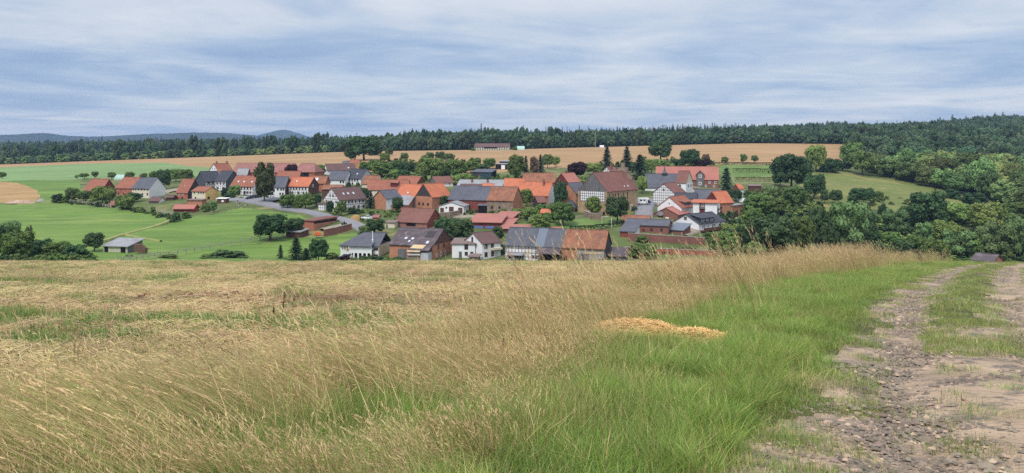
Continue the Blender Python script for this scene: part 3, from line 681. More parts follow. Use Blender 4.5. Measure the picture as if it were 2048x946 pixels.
m = MB(); y0, y1 = s_.Lb - .2, s_.Lb + .9; n = 6; topz = s_.hr + 3.6
for k in range(n):
    hw = (L / 2 + .5) * (1 - k / n) if k < n - 1 else .8
    z0 = s_.h - 1 if k == 0 else s_.h + 1.2 + (topz - s_.h - 1.2) * (k - 1) / (n - 1); z1 = s_.h + 1.2 + (topz - s_.h - 1.2) * k / (n - 1)
    m.box(-L / 2 - hw, -L / 2 + hw, y0, y1, z0, z1)
    m.box(-L / 2 - hw - .08, -L / 2 + hw + .08, y0 - .08, y1 + .08, z1 - .02, z1 + .12)
m.build('stepped_gable', 'rubble_stone', s_.o)
B('house', 'white half timbered gable with brown roof peeping over the stone barn', 'house', 1200, 1227, 1241, 360, 348, 333.7, g='L', Wd=9, wall='plaster_white', roof='roof_maroon', tim=['F'], chim=[(.3, 1.5, .8, 1.8)], Y=425)
s_ = B('long_house', 'long red roofed brick building with grey central dormer gable', 'house', 1312, 1437, 1442, 376, 358.5, 333.5, phi=12, Wd=13, wall='brick_dark', roof='roof_tin_red', wins=[('F', [.5, .58, .86, .95], .62, 1.1, 1.3, 'w'), ('F', [.8, .93], .2, 1, 1.2, 'w')])
x = -s_.La * .29
m = MB(); m.slab([(x - 2, -.5, -2), (x + 2, -.5, -2), (x + 2, -.5, s_.h + 2.8), (x, -.5, s_.h + 4.6), (x - 2, -.5, s_.h + 2.8)], 0, d=(0, 5, 0)); d_ = m.build('dormer_gable', 'boards_grey', s_.o)
m = MB(); m.slab([(x - 2.4, -.9, s_.h + 2.5), (x, -.9, s_.h + 4.85), (x, 5, s_.h + 4.85), (x - 2.4, 5, s_.h + 2.5)], .18); m.slab([(x + 2.4, -.9, s_.h + 2.5), (x, -.9, s_.h + 4.85), (x, 5, s_.h + 4.85), (x + 2.4, 5, s_.h + 2.5)], .18); m.build('dormer_roof', 'roof_tin_red', d_)
for zc in (s_.h * .5, s_.h + 1.6):
    w_ = obj('window', WIN['w'], d_, (x, -.5, zc), 0, (1.6, 1, 1.7)); 
s_ = B('chapel', 'white chapel with dark slate roof and ridge turret', 'church', 1290, 1358, 1363, 389, 374, 348, phi=14, Wd=11, wall='plaster_white', roof='roof_slate', wins=[('F', [.75, .86], .5, .7, 1.5, 'w')], gtop='boards_dark')
m = MB(); x, y = -s_.La * .44, s_.Lb / 2; b = s_.hr - .6
m.box(x - 1.1, x + 1.1, y - 1.1, y + 1.1, b - 1.5, b + 1.0); t_ = m.build('turret', 'boards_dark', s_.o)
m = MB(); ap = (x, y, b + 5.2); q = [(x - 1.5, y - 1.5, b + .9), (x + 1.5, y - 1.5, b + .9), (x + 1.5, y + 1.5, b + .9), (x - 1.5, y + 1.5, b + .9)]
k2 = [(x - .55, y - .55, b + 2.1), (x + .55, y - .55, b + 2.1), (x + .55, y + .55, b + 2.1), (x - .55, y + .55, b + 2.1)]
m.add(q + k2 + [ap], [(0, 1, 5, 4), (1, 2, 6, 5), (2, 3, 7, 6), (3, 0, 4, 7), (4, 5, 8), (5, 6, 8), (6, 7, 8), (7, 4, 8), (3, 2, 1, 0)]); m.build('spire', 'roof_slate', t_)
B('house', 'white house with brown roof and pink gable right of the chapel', 'house', 1352, 1372, 1385, 385, 364, 342, Wd=9, wall='plaster_white', roof='roof_maroon', wins=[('S', [.35, .75], .72, 1, 1.3, 'b'), ('F', [.4], .72, 1, 1.3, 'b')], gtop='plaster_cream', Y=398)
B('garage', 'low white garage with flat brown roof below the long brick building', 'garage', 1371, 1398, 1402, 385, 377, None, g='M', Wd=6, rise=.2, phi=16, wall='plaster_cream', roof='roof_felt')
B('house', 'half timbered white gable facing the road beside the camper van', 'house', 1306, 1349, 1356, 414, 386, 367, g='L', Wd=10.5, Ldeep=13, wall='plaster_white', roof='roof_maroon', tim=[('F', dict(dx=1.1, dz=1.2, diag=False))], wins=[('F', [.5], 1.2, .9, 1.0, 'b')])
B('shed', 'low dark roof between the half timbered gable and slate house', 'shed', 1348, 1392, 1396, 408, 397, 386.5, phi=18, Wd=9, wall='plaster_white', roof='roof_dark', Y=352)
B('house', 'long slate roof behind the orange roofed balcony house', 'house', 1388, 1440, 1448, 418, 401, 379.5, phi=18, Wd=11, wall='plaster_white', side='boards_brown', roof='roof_slate', Y=352)
B('house', 'orange tiled roof with maroon gable above the white balcony block', 'house', 1411, 1439, 1466, 430, 404.5, 383, g='L', Wd=9, wall='plaster_white', side='brick_orange', roof='roof_orange', gtop='clad_maroon', wins=[('F', [.45], 1.3, .9, 2.2, 'w')], Y=346)
s_ = B('apartment_block', 'white block with orange canopy roof and stacked balconies', 'house', 1386, 1434, 1452, 431, 406, None, g='M', Wd=6, rise=.6, phi=22, wall='plaster_white', roof='roof_orange', over=.8, Y=330)
s_.panel('balcony_recess', 'clad_maroon', 'F', .27, .5, .3, s_.h - .2, .05); s_.panel('balcony_rail', 'boards_grey', 'F', .26, .51, s_.h * .5, s_.h * .68, .5, d0=.35); s_.window('F', .4, s_.h * .8, 1.2, 1.1, 'w')
for z in (.12, .48): s_.panel('balcony', 'boards_dark', 'S', .1, .95, s_.h * z, s_.h * z + 1.1, 1.4, d0=1.2); s_.panel('balcony_floor', 'boards_dark', 'S', .1, .95, s_.h * z - .2, s_.h * z, 1.4)
B('house', 'orange brick cube house with flat grey roof at the valley edge', 'house', 1452, 1464, 1487, 434, 411.5, None, g='M', Wd=9, rise=.15, wall='brick_orange', roof='roof_tin', over=.5, wins=[('S', [.15, .45, .75], .55, .5, .9, 'b')])
s_ = B('house', 'white gabled house with red brown roof and dark dormer', 'house', 1315, 1363, 1391, 432, 415, 394, g='L', Wd=11, wall='plaster_white', roof='roof_red', wins=[('F', [.5], 1.35, .8, .9, 'w')], Y=334)
m = MB(); m.box(-s_.La * .36, -s_.La * .06, s_.Lb * .3, s_.Lb * .9, s_.h + .3, s_.h + 2.1); d_ = m.build('dormer', 'boards_grey', s_.o)
m = MB(); m.slab([(-s_.La * .42, s_.Lb * .26, s_.h + 2.9), (-s_.La * .02, s_.Lb * .26, s_.h + 2.0), (-s_.La * .02, s_.Lb * .94, s_.h + 2.0), (-s_.La * .42, s_.Lb * .94, s_.h + 2.9)], .2); m.build('dormer_roof', 'roof_red', d_)
s_ = B('garage', 'brown brick garage with coral roof and round pale emblem', 'garage', 1308, 1356, 1379, 440, 429, 415.5, g='L', Wd=10.5, wall='brick_dark', roof='roof_tin_red', doors=[('F', .15, .38, .0, .65), ('F', .48, .62, .05, .4, 'trim_white')])
m = MB(); n = 20; m.slab([(-s_.La * .75 + 1.5 * math.cos(2 * math.pi * i / n), -.1, s_.h * 1.0 + .9 * math.sin(2 * math.pi * i / n)) for i in range(n)], 0, d=(0, .12, 0)); m.build('emblem_disc', 'roof_tin', s_.o)
s_ = B('house', 'white gabled house with slate roof, long dormer and brown balcony', 'house', 1347, 1397.5, 1449, 464, 447, 429, g='L', Wd=11.5, wall='plaster_white', roof='roof_dark', wins=[('F', [.48], 1.5, 1.4, 1.4, 'g'), ('S', [.15, .35], .55, 1.0, 1.2, 'w'), ('S', [.6, .8], .55, 1.8, 1.2, 'w')])
m = MB(); m.box(-s_.La * .36, -s_.La * .05, s_.Lb * .12, s_.Lb * .62, s_.h + .2, s_.h + 2.1); d_ = m.build('dormer', 'slate_clad', s_.o)
for u in (.2, .37, .54): obj('window', WIN['w'], d_, (-s_.La * .05, s_.Lb * u, s_.h + 1.0), math.pi / 2, (1.9, 1, .9))
m = MB(); m.slab([(-s_.La * .42, s_.Lb * .08, s_.h + 3.0), (.2, s_.Lb * .08, s_.h + 1.9), (.2, s_.Lb * .68, s_.h + 1.9), (-s_.La * .42, s_.Lb * .68, s_.h + 3.0)], .2); m.build('dormer_roof', 'roof_dark', d_)
s_.panel('balcony_floor', 'boards_brown', 'S', .02, .98, .2, .45, 2.2); s_.panel('balcony_rail', 'boards_brown', 'S', .02, .98, .45, 1.5, 2.2, d0=2.1); s_.panel('dark_lower_wall', 'opening', 'S', .0, 1.0, -2.8, .15, .05)  # a near-black panel covers the wall below the balcony floor
for u in (.03, .35, .66, .97): s_.panel('balcony_post', 'boards_brown', 'S', u - .008, u + .008, -2.8, s_.h - .2, 2.15, d0=1.95)
B('house', 'long low brick house with dark roof in front of the white dormered house', 'house', 1250, 1336, 1344, 472, 451.5, 440, phi=20, Wd=9, wall='brick_dark', roof='roof_slate', wins=[('F', [.62, .85], .55, .9, 1.0, 'b')], doors=[('F', .4, .47, 0, .62, 'clad_maroon')])
B('annex', 'blue grey lean-to roof joined to the long low brick house', 'annex', 1337, 1366, 1381, 473, 461, None, g='M', Wd=6, rise=1.8, wall='brick_dark', roof='roof_blue')
B('barn', 'brown red ridge roof behind the long low brick house', 'barn', 1243, 1298, 1305, 455, 443, 431.5, phi=15, Wd=7, wall='brick_red', roof='roof_old', Y=305)
B('shed', 'dark lean-to roof with bright red wall at the west end of the low brick house', 'shed', 1240, 1270, 1279, 477, 463.5, None, g='M', Wd=5, rise=1.9, wall='clad_red', side='plaster_white', roof='roof_slate', doors=[('F', .55, .85, .0, .5, 'opening')])
# ---- front row
s_ = B('villa', 'white villa with slate hipped roof, arcade and long balcony', 'house', 681, 757, 781, 517, 491, 466, Wd=12, wall='plaster_white', side='plaster_cream', roof='roof_slate', hip=(6, 0), wins=[('F', [.06, .12], .74, .7, 1.3, 'w'), ('F', [.90, .96], .70, .7, .9, 'b'), ('F', [.90, .96], .18, .7, .8, 'b')], sky=[(.78, .6, .5, .5)])
s_.panel('brick_panel', 'brick_orange', 'F', .16, .29, s_.h * .5, s_.h * .95, .04)
a0, a1 = s_.La * .30, s_.La * .86; d1 = 2.0
s_.panel('loggia_shade', 'boards_brown', 'F', .30, .86, .3, s_.h * .97, .03)  # dark brown panel paints the loggia's inner shade onto the wall
m = MB(); n = 5; wv = (a1 - a0) / n
for k in range(n):
    cxm = a0 + (k + .5) * wv; rr = wv / 2 - .22; zs = 1.35
    pts = [(cxm - wv / 2, -1.5), (cxm - rr, -1.5), (cxm - rr, zs)] + [(cxm - rr * math.cos(math.pi * i / 8), zs + rr * .75 * math.sin(math.pi * i / 8)) for i in range(1, 8)] + [(cxm + rr, zs), (cxm + rr, -1.5), (cxm + wv / 2, -1.5), (cxm + wv / 2, 2.9), (cxm, 2.9), (cxm - wv / 2, 2.9)]
    # arch panel as strips between the arch line and the top
    arch = [(cxm - rr, zs)] + [(cxm - rr * math.cos(math.pi * i / 8), zs + rr * .75 * math.sin(math.pi * i / 8)) for i in range(1, 8)] + [(cxm + rr, zs)]
    for (xa, za), (xb, zb) in zip(arch[:-1], arch[1:]):
        m.slab([s_.fmap('F', xa, d1, za), s_.fmap('F', xb, d1, zb), s_.fmap('F', xb, d1, 2.75), s_.fmap('F', xa, d1, 2.75)], 0, d=(0, .3, 0))
for k in range(n + 1): s_.fbox(m, 'F', a0 + k * wv - .22, a0 + k * wv + .22, d1 - .32, d1 + .02, -2.5, 2.75)
m.build('arcade', 'plaster_white', s_.o)
m = MB(); s_.fbox(m, 'F', a0 - .3, a1 + .3, 0, d1 + .1, 2.75, 2.95); s_.fbox(m, 'F', a0 - .3, a1 + .3, d1 - .1, d1 + .1, 2.95, 3.9); m.build('balcony', 'plaster_white', s_.o)
for u in (.36, .45, .60, .76, .86): s_.panel('balcony_post', 'plaster_white', 'F', u - .008, u + .008, 3.9, s_.h + .1, d1 + .08, d0=d1 - .15)
m = MB(); m.slab([(-s_.La * .72, -d1 - .7, s_.h + .05), (-s_.La * .12, -d1 - .7, s_.h + .05), (-s_.La * .12, s_.Lb * .28, s_.hr - 1.9), (-s_.La * .62, s_.Lb * .28, s_.hr - 1.9)], .2); m.build('porch_roof', 'roof_slate', s_.o)
m = MB(); m.tube([(-s_.La * .18, 1.0, s_.h + .6), (-s_.La * .18, 1.0, s_.h + 4.4)], .12); m.build('flue_pipe', 'trim_white', s_.o)
s_ = B('barn', 'big orange brick barn with weathered grey purple roof and dark gable', 'barn', 779, 865, 905, 524, 491, 458.5, Wd=16, wall='brick_orange', roof='roof_weathered', gtop=None, doors=[('F', .20, .40, .0, .72, 'boards_grey')],
  wins=[('S', [.28, .55], .80, 1.0, 1.3, 'b'), ('S', [.2], .32, 1.0, 1.1, 'w'), ('S', [.4, .62], .30, .9, 1.5, 'w')], sky=[(.30, .65, .8, 1.0), (.46, .66, .8, 1.0), (.42, .82, .6, .9), (.85, .85, .8, 1.3), (.8, .35, 2.6, 3.0, 'boards_dark', 'roof_patch')])
s_.boards('S', 'boards_brown', z0=s_.h * .98); s_.window('S', .62, s_.h * 1.42, 1.1, 2.0, 'w')
x0, x1 = -s_.La * .46, .2; m = MB(); sl = (s_.hr - s_.h) / (s_.Lb / 2)
m.slab([(x0, -3.2, s_.h - 3.2 * sl * .75 + .1), (x1, -3.2, s_.h - 3.2 * sl * .75 + .1), (x1, -.2, s_.h + .3), (x0, -.2, s_.h + .3)], .22); m.build('catslide_roof', 'roof_weathered', s_.o)
m = MB(); m.box(x0 + .4, -.2, -2.7, -.02, -3, s_.h - 2.0); w_ = m.build('lower_wall', 'plaster_grey', s_.o)
m = MB(); m.box(x0 + 1.2, x0 + 2.4, -2.78, -2.6, .3, 2.6); m.build('door', 'boards_brown', w_)
m = MB(); m.slab([(x0 - .3, -3.6, s_.h - 1.6), (x0 + 4.0, -3.6, s_.h - 1.6), (x0 + 5.0, -1.0, s_.h + .2), (x0 + .9, -1.0, s_.h + .2)], .12); m.build('canopy_sheet', 'wood_tan', s_.o)
B('annex', 'flat roofed pale annex between orange barn and white gabled house', 'annex', 904, 950, None, 519, 488, None, g='M', Wd=9, phi=3, rise=.6, wall='plaster_white', roof='roof_felt', wins=[('F', [.62], .80, 1.2, 1.6, 'b'), ('F', [.62, .86], .36, 1, 1.2, 'b')], doors=[('F', .3, .43, 0, .5, 'boards_grey')])
s_ = B('house', 'white two storey gabled house with small balcony in front row', 'house', 929, 964.5, 1001, 521, 486.5, 466, g='L', Wd=9.5, wall='plaster_white', roof='roof_brown', wins=[('F', [.45], 1.12, .9, 1.7, 'b'), ('F', [.28, .5], .3, .7, 1.0, 'b'), ('S', [.2, .55], .80, 1.1, 1.5, 'b'), ('S', [.2, .55], .32, 1.1, 1.5, 'b')])
s_.panel('balcony', 'plaster_cream', 'S', .48, .98, s_.h * .56, s_.h * .68, 1.2); s_.panel('balcony_floor', 'boards_brown', 'S', .48, .98, s_.h * .53, s_.h * .56, 1.25)
B('shed', 'low stone shed before the white two storey house', 'shed', 938, 956, 960, 525, 514, None, g='M', Wd=3, phi=12, rise=.3, wall='rubble_stone', roof='roof_felt', doors=[('F', .4, .6, .0, .7, 'wood_tan')])
s_ = B('barn', 'long front barn, half timbered under slate at one end, rusty tiles at other', 'barn', 1010, 1208.5, 1222, 530, 496, 461, Wd=11, wall='brick_red', side='boards_dark', wsegs=[(0, .35, 'plaster_white'), (.35, .585, 'rubble_stone'), (.585, .73, 'brick_orange'), (.73, 1, 'concrete')],
  segs=[(0, .31, 'roof_slate'), (.31, .40, 'roof_blue'), (.40, .585, 'roof_slate'), (.585, 1, 'roof_old')], tim=[('F', dict(u0=0, u1=.35, dx=1.0, dz=1.2, w=.18))],
  wins=[('F', [.29, .33], .30, .8, 1.0, 'b'), ('F', [.05, .12], .28, .9, 1.1, 'b')], doors=[('F', .15, .19, 0, .4), ('F', .40, .55, -.2, .55), ('F', .6, .63, 0, .45), ('F', .74, .85, -.2, .6, 'boards_grey')])
m = MB(); x0, x1 = -s_.La * .66, -s_.La * .42; m.slab([(x0, -3.4, s_.h * .62), (x1, -3.4, s_.h * .62), (x1, -.1, s_.h * .92), (x0, -.1, s_.h * .92)], .18); m.build('porch_roof', 'roof_weathered', s_.o)
m = MB(); x0, x1 = -s_.La * .965, -s_.La * .80; m.slab([(x0, -2.0, s_.h * .42), (x1, -2.0, s_.h * .42), (x1, -.06, s_.h * .52), (x0, -.06, s_.h * .52)], .12); m.build('door_canopy', 'roof_tin', s_.o)
for xx in (x0 + .2, x1 - .2):
    m = MB(); m.box(xx - .08, xx + .08, -1.9, -1.74, -2, s_.h * .42); m.build('canopy_post', 'timber', s_.o)
for uu in (.815, .90):
    m = MB(); s_.fbox(m, 'F', uu * s_.La - .2, uu * s_.La + 2.2, -.03, .08, s_.h * .62, s_.h * .72); m.build('lintel', 'wood_tan', s_.o)
B('shed', 'grey lean-to shed at the dark gable of the long front barn', 'shed', 1212, 1252, 1256, 528, 513, None, g='M', Wd=6, phi=14, rise=1.6, wall='boards_grey', roof='roof_weathered')
# ---- second row
s_ = B('barn', 'brown roofed timber framed barn with red hung gable', 'barn', 792, 854, 884, 458, 444.5, 418, Wd=12, wall='brick_red', side='clad_red', roof='roof_maroon', tim=[('F', dict(dx=.8, dz=2.0, diag=False, w=.22))], doors=[('F', .34, .64, .3, .95)])
s_ = B('garage', 'white garage with shallow gable, three dark doors and small side windows', 'garage', 878, 927, 956.5, 428.5, 412.5, 404, g='L', Wd=10.5, wall='plaster_white', roof='roof_tin', wins=[('S', [.1, .24, .38, .52, .66, .8], .78, .6, .8, 'b'), ('F', [.3], .78, .7, .7, 'b')], doors=[('F', .05, .2, .0, .75, 'boards_brown'), ('F', .41, .6, .0, .92, 'boards_brown'), ('F', .78, .96, .0, .8, 'boards_brown')])
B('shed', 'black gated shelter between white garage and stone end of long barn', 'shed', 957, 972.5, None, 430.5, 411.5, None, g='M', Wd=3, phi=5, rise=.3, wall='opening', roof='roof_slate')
B('shed', 'large red stable with coral flat roof and blue panels', 'shed', 942, 1000, 1012, 459, 445, None, g='M', Wd=12, rise=1.9, wall='clad_red', side='clad_maroon', roof='roof_tin_red', over=.8, doors=[('F', .1, .42, .1, .45, 'blue_panel'), ('F', .5, .8, .1, .45, 'blue_panel')])
B('shed', 'upper coral roofed red shed behind the large red stable', 'shed', 990, 1023, 1037, 447, 436, None, g='M', Wd=11, rise=1.3, wall='clad_red', roof='roof_tin_red', over=.8)
B('shed', 'small coral lean-to roof between the red stables', 'shed', 1002, 1024, 1033, 456, 448, None, g='M', Wd=7, rise=1.2, wall='clad_maroon', roof='roof_tin_red', over=.7)
B('shed', 'lowest long coral roof in front of the red stables', 'shed', 1000, 1056, 1062, 467, 458.5, None, g='M', Wd=6, phi=14, rise=.8, wall='boards_brown', roof='roof_tin_red', over=.6)
B('shelter', 'little pink roofed shelter behind the long front barn', 'shelter', 1099, 1121, None, 466, 459.5, None, g='M', Wd=2.6, phi=3, rise=.5, wall='boards_brown', roof='roof_tin_red')
B('shed', 'bright orange roofed garden shed below the barns', 'shed', 1081, 1100, 1105, 434, 425.5, 418.5, Wd=5, wall='boards_brown', roof='roof_orange')
B('shed', 'flat roofed red brick shed by the road bend', 'shed', 606, 628, 675, 460, 442, None, g='M', Wd=15, rise=.3, wall='brick_red', side='brick_orange', roof='roof_maroon', over=.5, doors=[('S', .0, .95, .70, .92, 'opening')], Y=296)  # the near-black panel is a strip along the upper side wall
B('shed', 'long low dark shed half hidden by the round dark tree', 'shed', 572, 600, 606, 472, 464.5, None, g='M', Wd=5, phi=22, rise=.6, wall='boards_brown', roof='roof_tin', Y=284)
B('shelter', 'weathered grey field shelter with open dark front on the meadow', 'shelter', 207, 255, 285, 505.5, 493, None, g='M', Wd=7, rise=1.4, wall='boards_pale', side='boards_grey', roof='roof_tin', over=.6, doors=[('F', .04, .2, -.1, .9), ('F', .72, .92, -.1, .9)])
B('house', 'orange brick gable under dark grey roof, just over the brow beside the track', 'house', 1944, 1986, 2005, 545, 523, 510, Wd=8, wall='brick_dark', side='brick_orange', roof='roof_weathered', Y=205)
B('shed', 'orange and white garden hut by the white polytunnel', 'hut', 1466, 1478, 1487, 383, 376.5, 368.5, g='L', Wd=4.5, wall='clad_red', side='plaster_white', roof='roof_orange', Y=410)
B('shed', 'long low dark brown garden shed behind the white polytunnel', 'shed', 1499, 1523, None, 378, 372, None, g='M', Wd=4, phi=5, rise=.6, wall='boards_brown', roof='roof_felt', Y=430)
B('hut', 'small orange brick hut on the grassy bank above the road bend', 'hut', 746, 757, 761, 442, 434, 430, Wd=3.5, wall='brick_orange', roof='roof_pink')
B('shed', 'pale low walled shed left of the brown timber framed barn', 'shed', 770, 789, 793, 457, 445.5, None, g='M', Wd=4, phi=14, rise=.3, wall='plaster_cream', roof='roof_felt', doors=[('F', .1, .3, 0, .6, 'boards_grey')])

# polytunnels and silage
material('film_white', (226, 230, 236), var=.04, scale=.5, rough=.4)
material('film_green', (170, 206, 196), var=.06, scale=.3, rough=.4)
def tunnel(name, label, xl, xr, yb, yt, mat, depth, Y=None, cat='polytunnel'):
    Y = Y or Yat((xl + xr) / 2, yb); a = P(xl, yb, Y); L = (xr - xl) / F * Y; hgt = (yb - yt) / F * Y
    root = obj(name, None, loc=(a.x, Y, gz(a.x + L / 2, Y))); tag(root, label, cat)
    n, k = 10, 8; v = []; f = []
    for i in range(k + 1):
        for j in range(n + 1):
            t = math.pi * j / n; v.append((L * i / k, depth / 2 - depth / 2 * math.cos(t), hgt * math.sin(t) ** .8 - .2))
    for i in range(k):
        for j in range(n): q = i * (n + 1) + j; f.append((q, q + n + 1, q + n + 2, q + 1))
    obj('cover', mesh('cover', v, f, mat, True), root)
    for e in (0, k):
        obj('end_sheet', mesh('end_sheet', [v[e * (n + 1) + j] for j in range(n + 1)], [tuple(range(n + 1))], mat), root)
    m = MB()
    for i in range(k + 1): m.tube([Vector(v[i * (n + 1) + j]) + Vector((0, 0, .03)) for j in range(n + 1)], .05, 4)
    m.build('hoop', 'concrete', root)
tunnel('polytunnel', 'white plastic polytunnel in the gardens right of the dark spruce', 1479, 1515, 389, 380.5, 'film_white', 5, 395)
tunnel('polytunnel', 'turquoise green polytunnel in the grass behind the westmost barns', 228, 247, 359.5, 349, 'film_green', 6)
tunnel('silage_heap', 'pale green covered silage heap beside the hilltop barn', 1034, 1049, 300, 292, 'film_green', 9, 778, 'silage heap')
tunnel('field_tent', 'small white hut on the wheat horizon by the thin mast', 1200, 1208, 295.5, 290.5, 'film_white', 4, 785, 'hut')

# ================================================================== roads and yards, laid over the ground
material('asphalt', (134, 134, 140), var=.08, scale=.3, second=(120, 120, 126), sfac=.4, sscale=.2, coords='World')
material('gravel_yard', (154, 144, 130), var=.12, scale=.4, second=(134, 126, 114), sscale=.3, coords='World')
def ribbon(name, pts, w, mat, label, lift=.75, cat='road'):
    g = [G(px, py) for px, py in pts]; q = []
    for a, b in zip(g[:-1], g[1:]):
        n = max(2, int((b - a).length / 3))
        q += [a.lerp(b, i / n) for i in range(n)]
    q.append(g[-1]); v = []; f = []
    for _ in range(6): q = [q[0]] + [(q[i - 1] + 2 * q[i] + q[i + 1]) / 4 for i in range(1, len(q) - 1)] + [q[-1]]
    K = 5
    for i, p in enumerate(q):
        d = (q[min(i + 1, len(q) - 1)] - q[max(i - 1, 0)]); d.z = 0; d.normalize(); nx = Vector((d.y, -d.x, 0))
        ww = w[0] + (w[1] - w[0]) * i / (len(q) - 1) if isinstance(w, tuple) else w
        for k in range(K):
            c_ = p + nx * ww * (k / (K - 1) - .5); v.append((c_.x, c_.y, gz(c_.x, c_.y) + lift * (.9 if k in (0, K - 1) else 1)))
    for i in range(len(q) - 1):
        for k in range(K - 1): a = i * K + k; f.append((a, a + K, a + K + 1, a + 1))
    n = len(v); v += [(x, y, z - 1.5) for x, y, z in v]
    for i in range(len(q) - 1):
        for k in (0, K - 1): a = i * K + k; f.append((a, a + K, a + K + n, a + n))
    tag(obj(name, mesh(name, v, f, mat, True)), label, cat, kind='structure')
ribbon('road', [(440, 400), (500, 403), (560, 415), (620, 427), (680, 440), (720, 455), (735, 466)], 5.2, 'asphalt', 'grey village road curving down past the meadow')
ribbon('parking_yard', [(470, 398.5), (500, 399), (560, 402)], 9, 'asphalt', 'grey parking yard in front of the red roofed half timbered house', .8, 'yard')
ribbon('yard', [(332, 383), (356, 383)], 14, 'gravel_yard', 'grey yard right of the blank white gable', .7, 'yard')
ribbon('lane', [(1288, 440), (1288, 412), (1300, 400)], (7, 9), 'asphalt', 'grey lane running up past the stone barn', .7)
ribbon('lane', [(870, 434), (930, 436), (960, 436)], 5, 'gravel_yard', 'pale drive in front of the white garage', .7)
ribbon('lane', [(1360, 472), (1440, 444), (1490, 440)], 6, 'gravel_yard', 'pale yard beside the brick cube house', .7)
ribbon('terrace', [(650, 463), (700, 452)], 7, 'gravel_yard', 'pale terrace in front of the flat roofed brick shed', .7, 'terrace')

material('path_grass', (148, 150, 98), var=.15, scale=.3, second=(126, 132, 78), sscale=.4, coords='World')
ribbon('grass_path', [(146, 499), (205, 483), (250, 469), (300, 457), (345, 440)], 1.8, 'path_grass', 'pale worn strip crossing the meadow above the field shelter', .5, 'path')
ribbon('grass_path', [(252, 471), (290, 479), (322, 484)], .9, 'path_grass', 'faint worn line through the grass above the field shelter', .5, 'path')
# retaining walls
def wall_run(name, pts, hgt, th, mat, label, cat='wall', cap=None, lift=0):
    root = obj(name, None, loc=G(*pts[0])); tag(root, label, cat); b = root.location.copy(); m = MB(); mc = MB()
    for p, q in zip(pts[:-1], pts[1:]):
        a, c_ = G(*p) - b, G(*q) - b; d = (c_ - a).normalized(); n = Vector((d.y, -d.x, 0)).normalized() * th / 2
        m.slab([a - n + Vector((0, 0, hgt + lift)), c_ - n + Vector((0, 0, hgt + lift)), c_ + n + Vector((0, 0, hgt + lift)), a + n + Vector((0, 0, hgt + lift))], hgt + lift + 2)
        n *= 1.3
        mc.slab([a - n + Vector((0, 0, hgt + lift + .12)), c_ - n + Vector((0, 0, hgt + lift + .12)), c_ + n + Vector((0, 0, hgt + lift + .12)), a + n + Vector((0, 0, hgt + lift + .12))], .14)
    m.build('masonry', mat, root); mc.build('coping', cap or 'concrete', root)
wall_run('garden_wall', [(648, 472), (675, 467), (703, 459)], 2.2, .4, 'brick_dark', 'dark brick retaining wall above the paddock')
wall_run('garden_wall', [(1256, 482), (1330, 486), (1410, 491)], 2.0, .5, 'brick_dark', 'long red brick terrace wall below the low brick house', lift=.6)
wall_run('garden_wall', [(1250, 504), (1330, 508), (1440, 513)], 1.3, .5, 'brick_red', 'lower brick terrace wall just above the tall grass', lift=.3)
wall_run('garden_wall', [(866, 440), (900, 438), (918, 434)], 2.6, .5, 'rubble_stone', 'grey stone retaining wall below the white garage')
wall_run('garden_wall', [(815, 531), (840, 531)], 3.0, 2.0, 'rubble_stone', 'crumbling stone wall below the big orange barn')
wall_run('garden_wall', [(1168, 434), (1183, 440), (1205, 440)], 2.6, .6, 'rubble_stone', 'stone wall stub below the stepped gable barn')

# fences
POST = MB(); POST.box(-.09, .09, -.09, .09, -.5, 1.25); POSTM = POST.me('post', 'wood_post')
def fence(pts, step, label, rails=(.45, 1.0), hscale=1.0, rw=.14):
    g = [G(*p) for p in pts]; root = obj('fence', None, loc=g[0]); tag(root, label, 'fence'); b = g[0]; q = []
    for a, c_ in zip(g[:-1], g[1:]):
        n = max(1, round((c_ - a).length / step)); q += [a.lerp(c_, i / n) for i in range(n)]
    q.append(g[-1])
    for p in q: p.z = gz(p.x, p.y) + .35
    for p in q: obj('post', POSTM, root, p - b, scale=(1.3, 1.3, hscale))
    for z in rails:
        for a, c_ in zip(q[:-1], q[1:]):
            m = MB(); m.bar(a - b + Vector((0, 0, z * hscale)), c_ - b + Vector((0, 0, z * hscale)), rw); m.build('rail', 'wood_post', root)
fence([(232, 527), (320, 514), (420, 498), (520, 481), (566, 473)], 4.0, 'pale wooden rail fence along the lower edge of the meadow')
fence([(309, 425), (330, 429), (346, 433)], 3.0, 'grey post fence below the red metal shed', hscale=1.2)
fence([(140, 405), (200, 412), (222, 417)], 4.0, 'weathered fence under the hedges by the westmost barn')
fence([(1296, 478), (1345, 477), (1400, 474)], 4.0, 'short row of dark posts on the terrace below the low brick house', rails=(), hscale=1.3)
fence([(1058, 446), (1075, 437)], 2.2, 'dark board fence sloping down beside the red stables', hscale=1.3, rw=.3)
fence([(1100, 441), (1140, 441), (1165, 438)], 3.0, 'dark rail fence below the big garden tree', hscale=1.0, rw=.2)

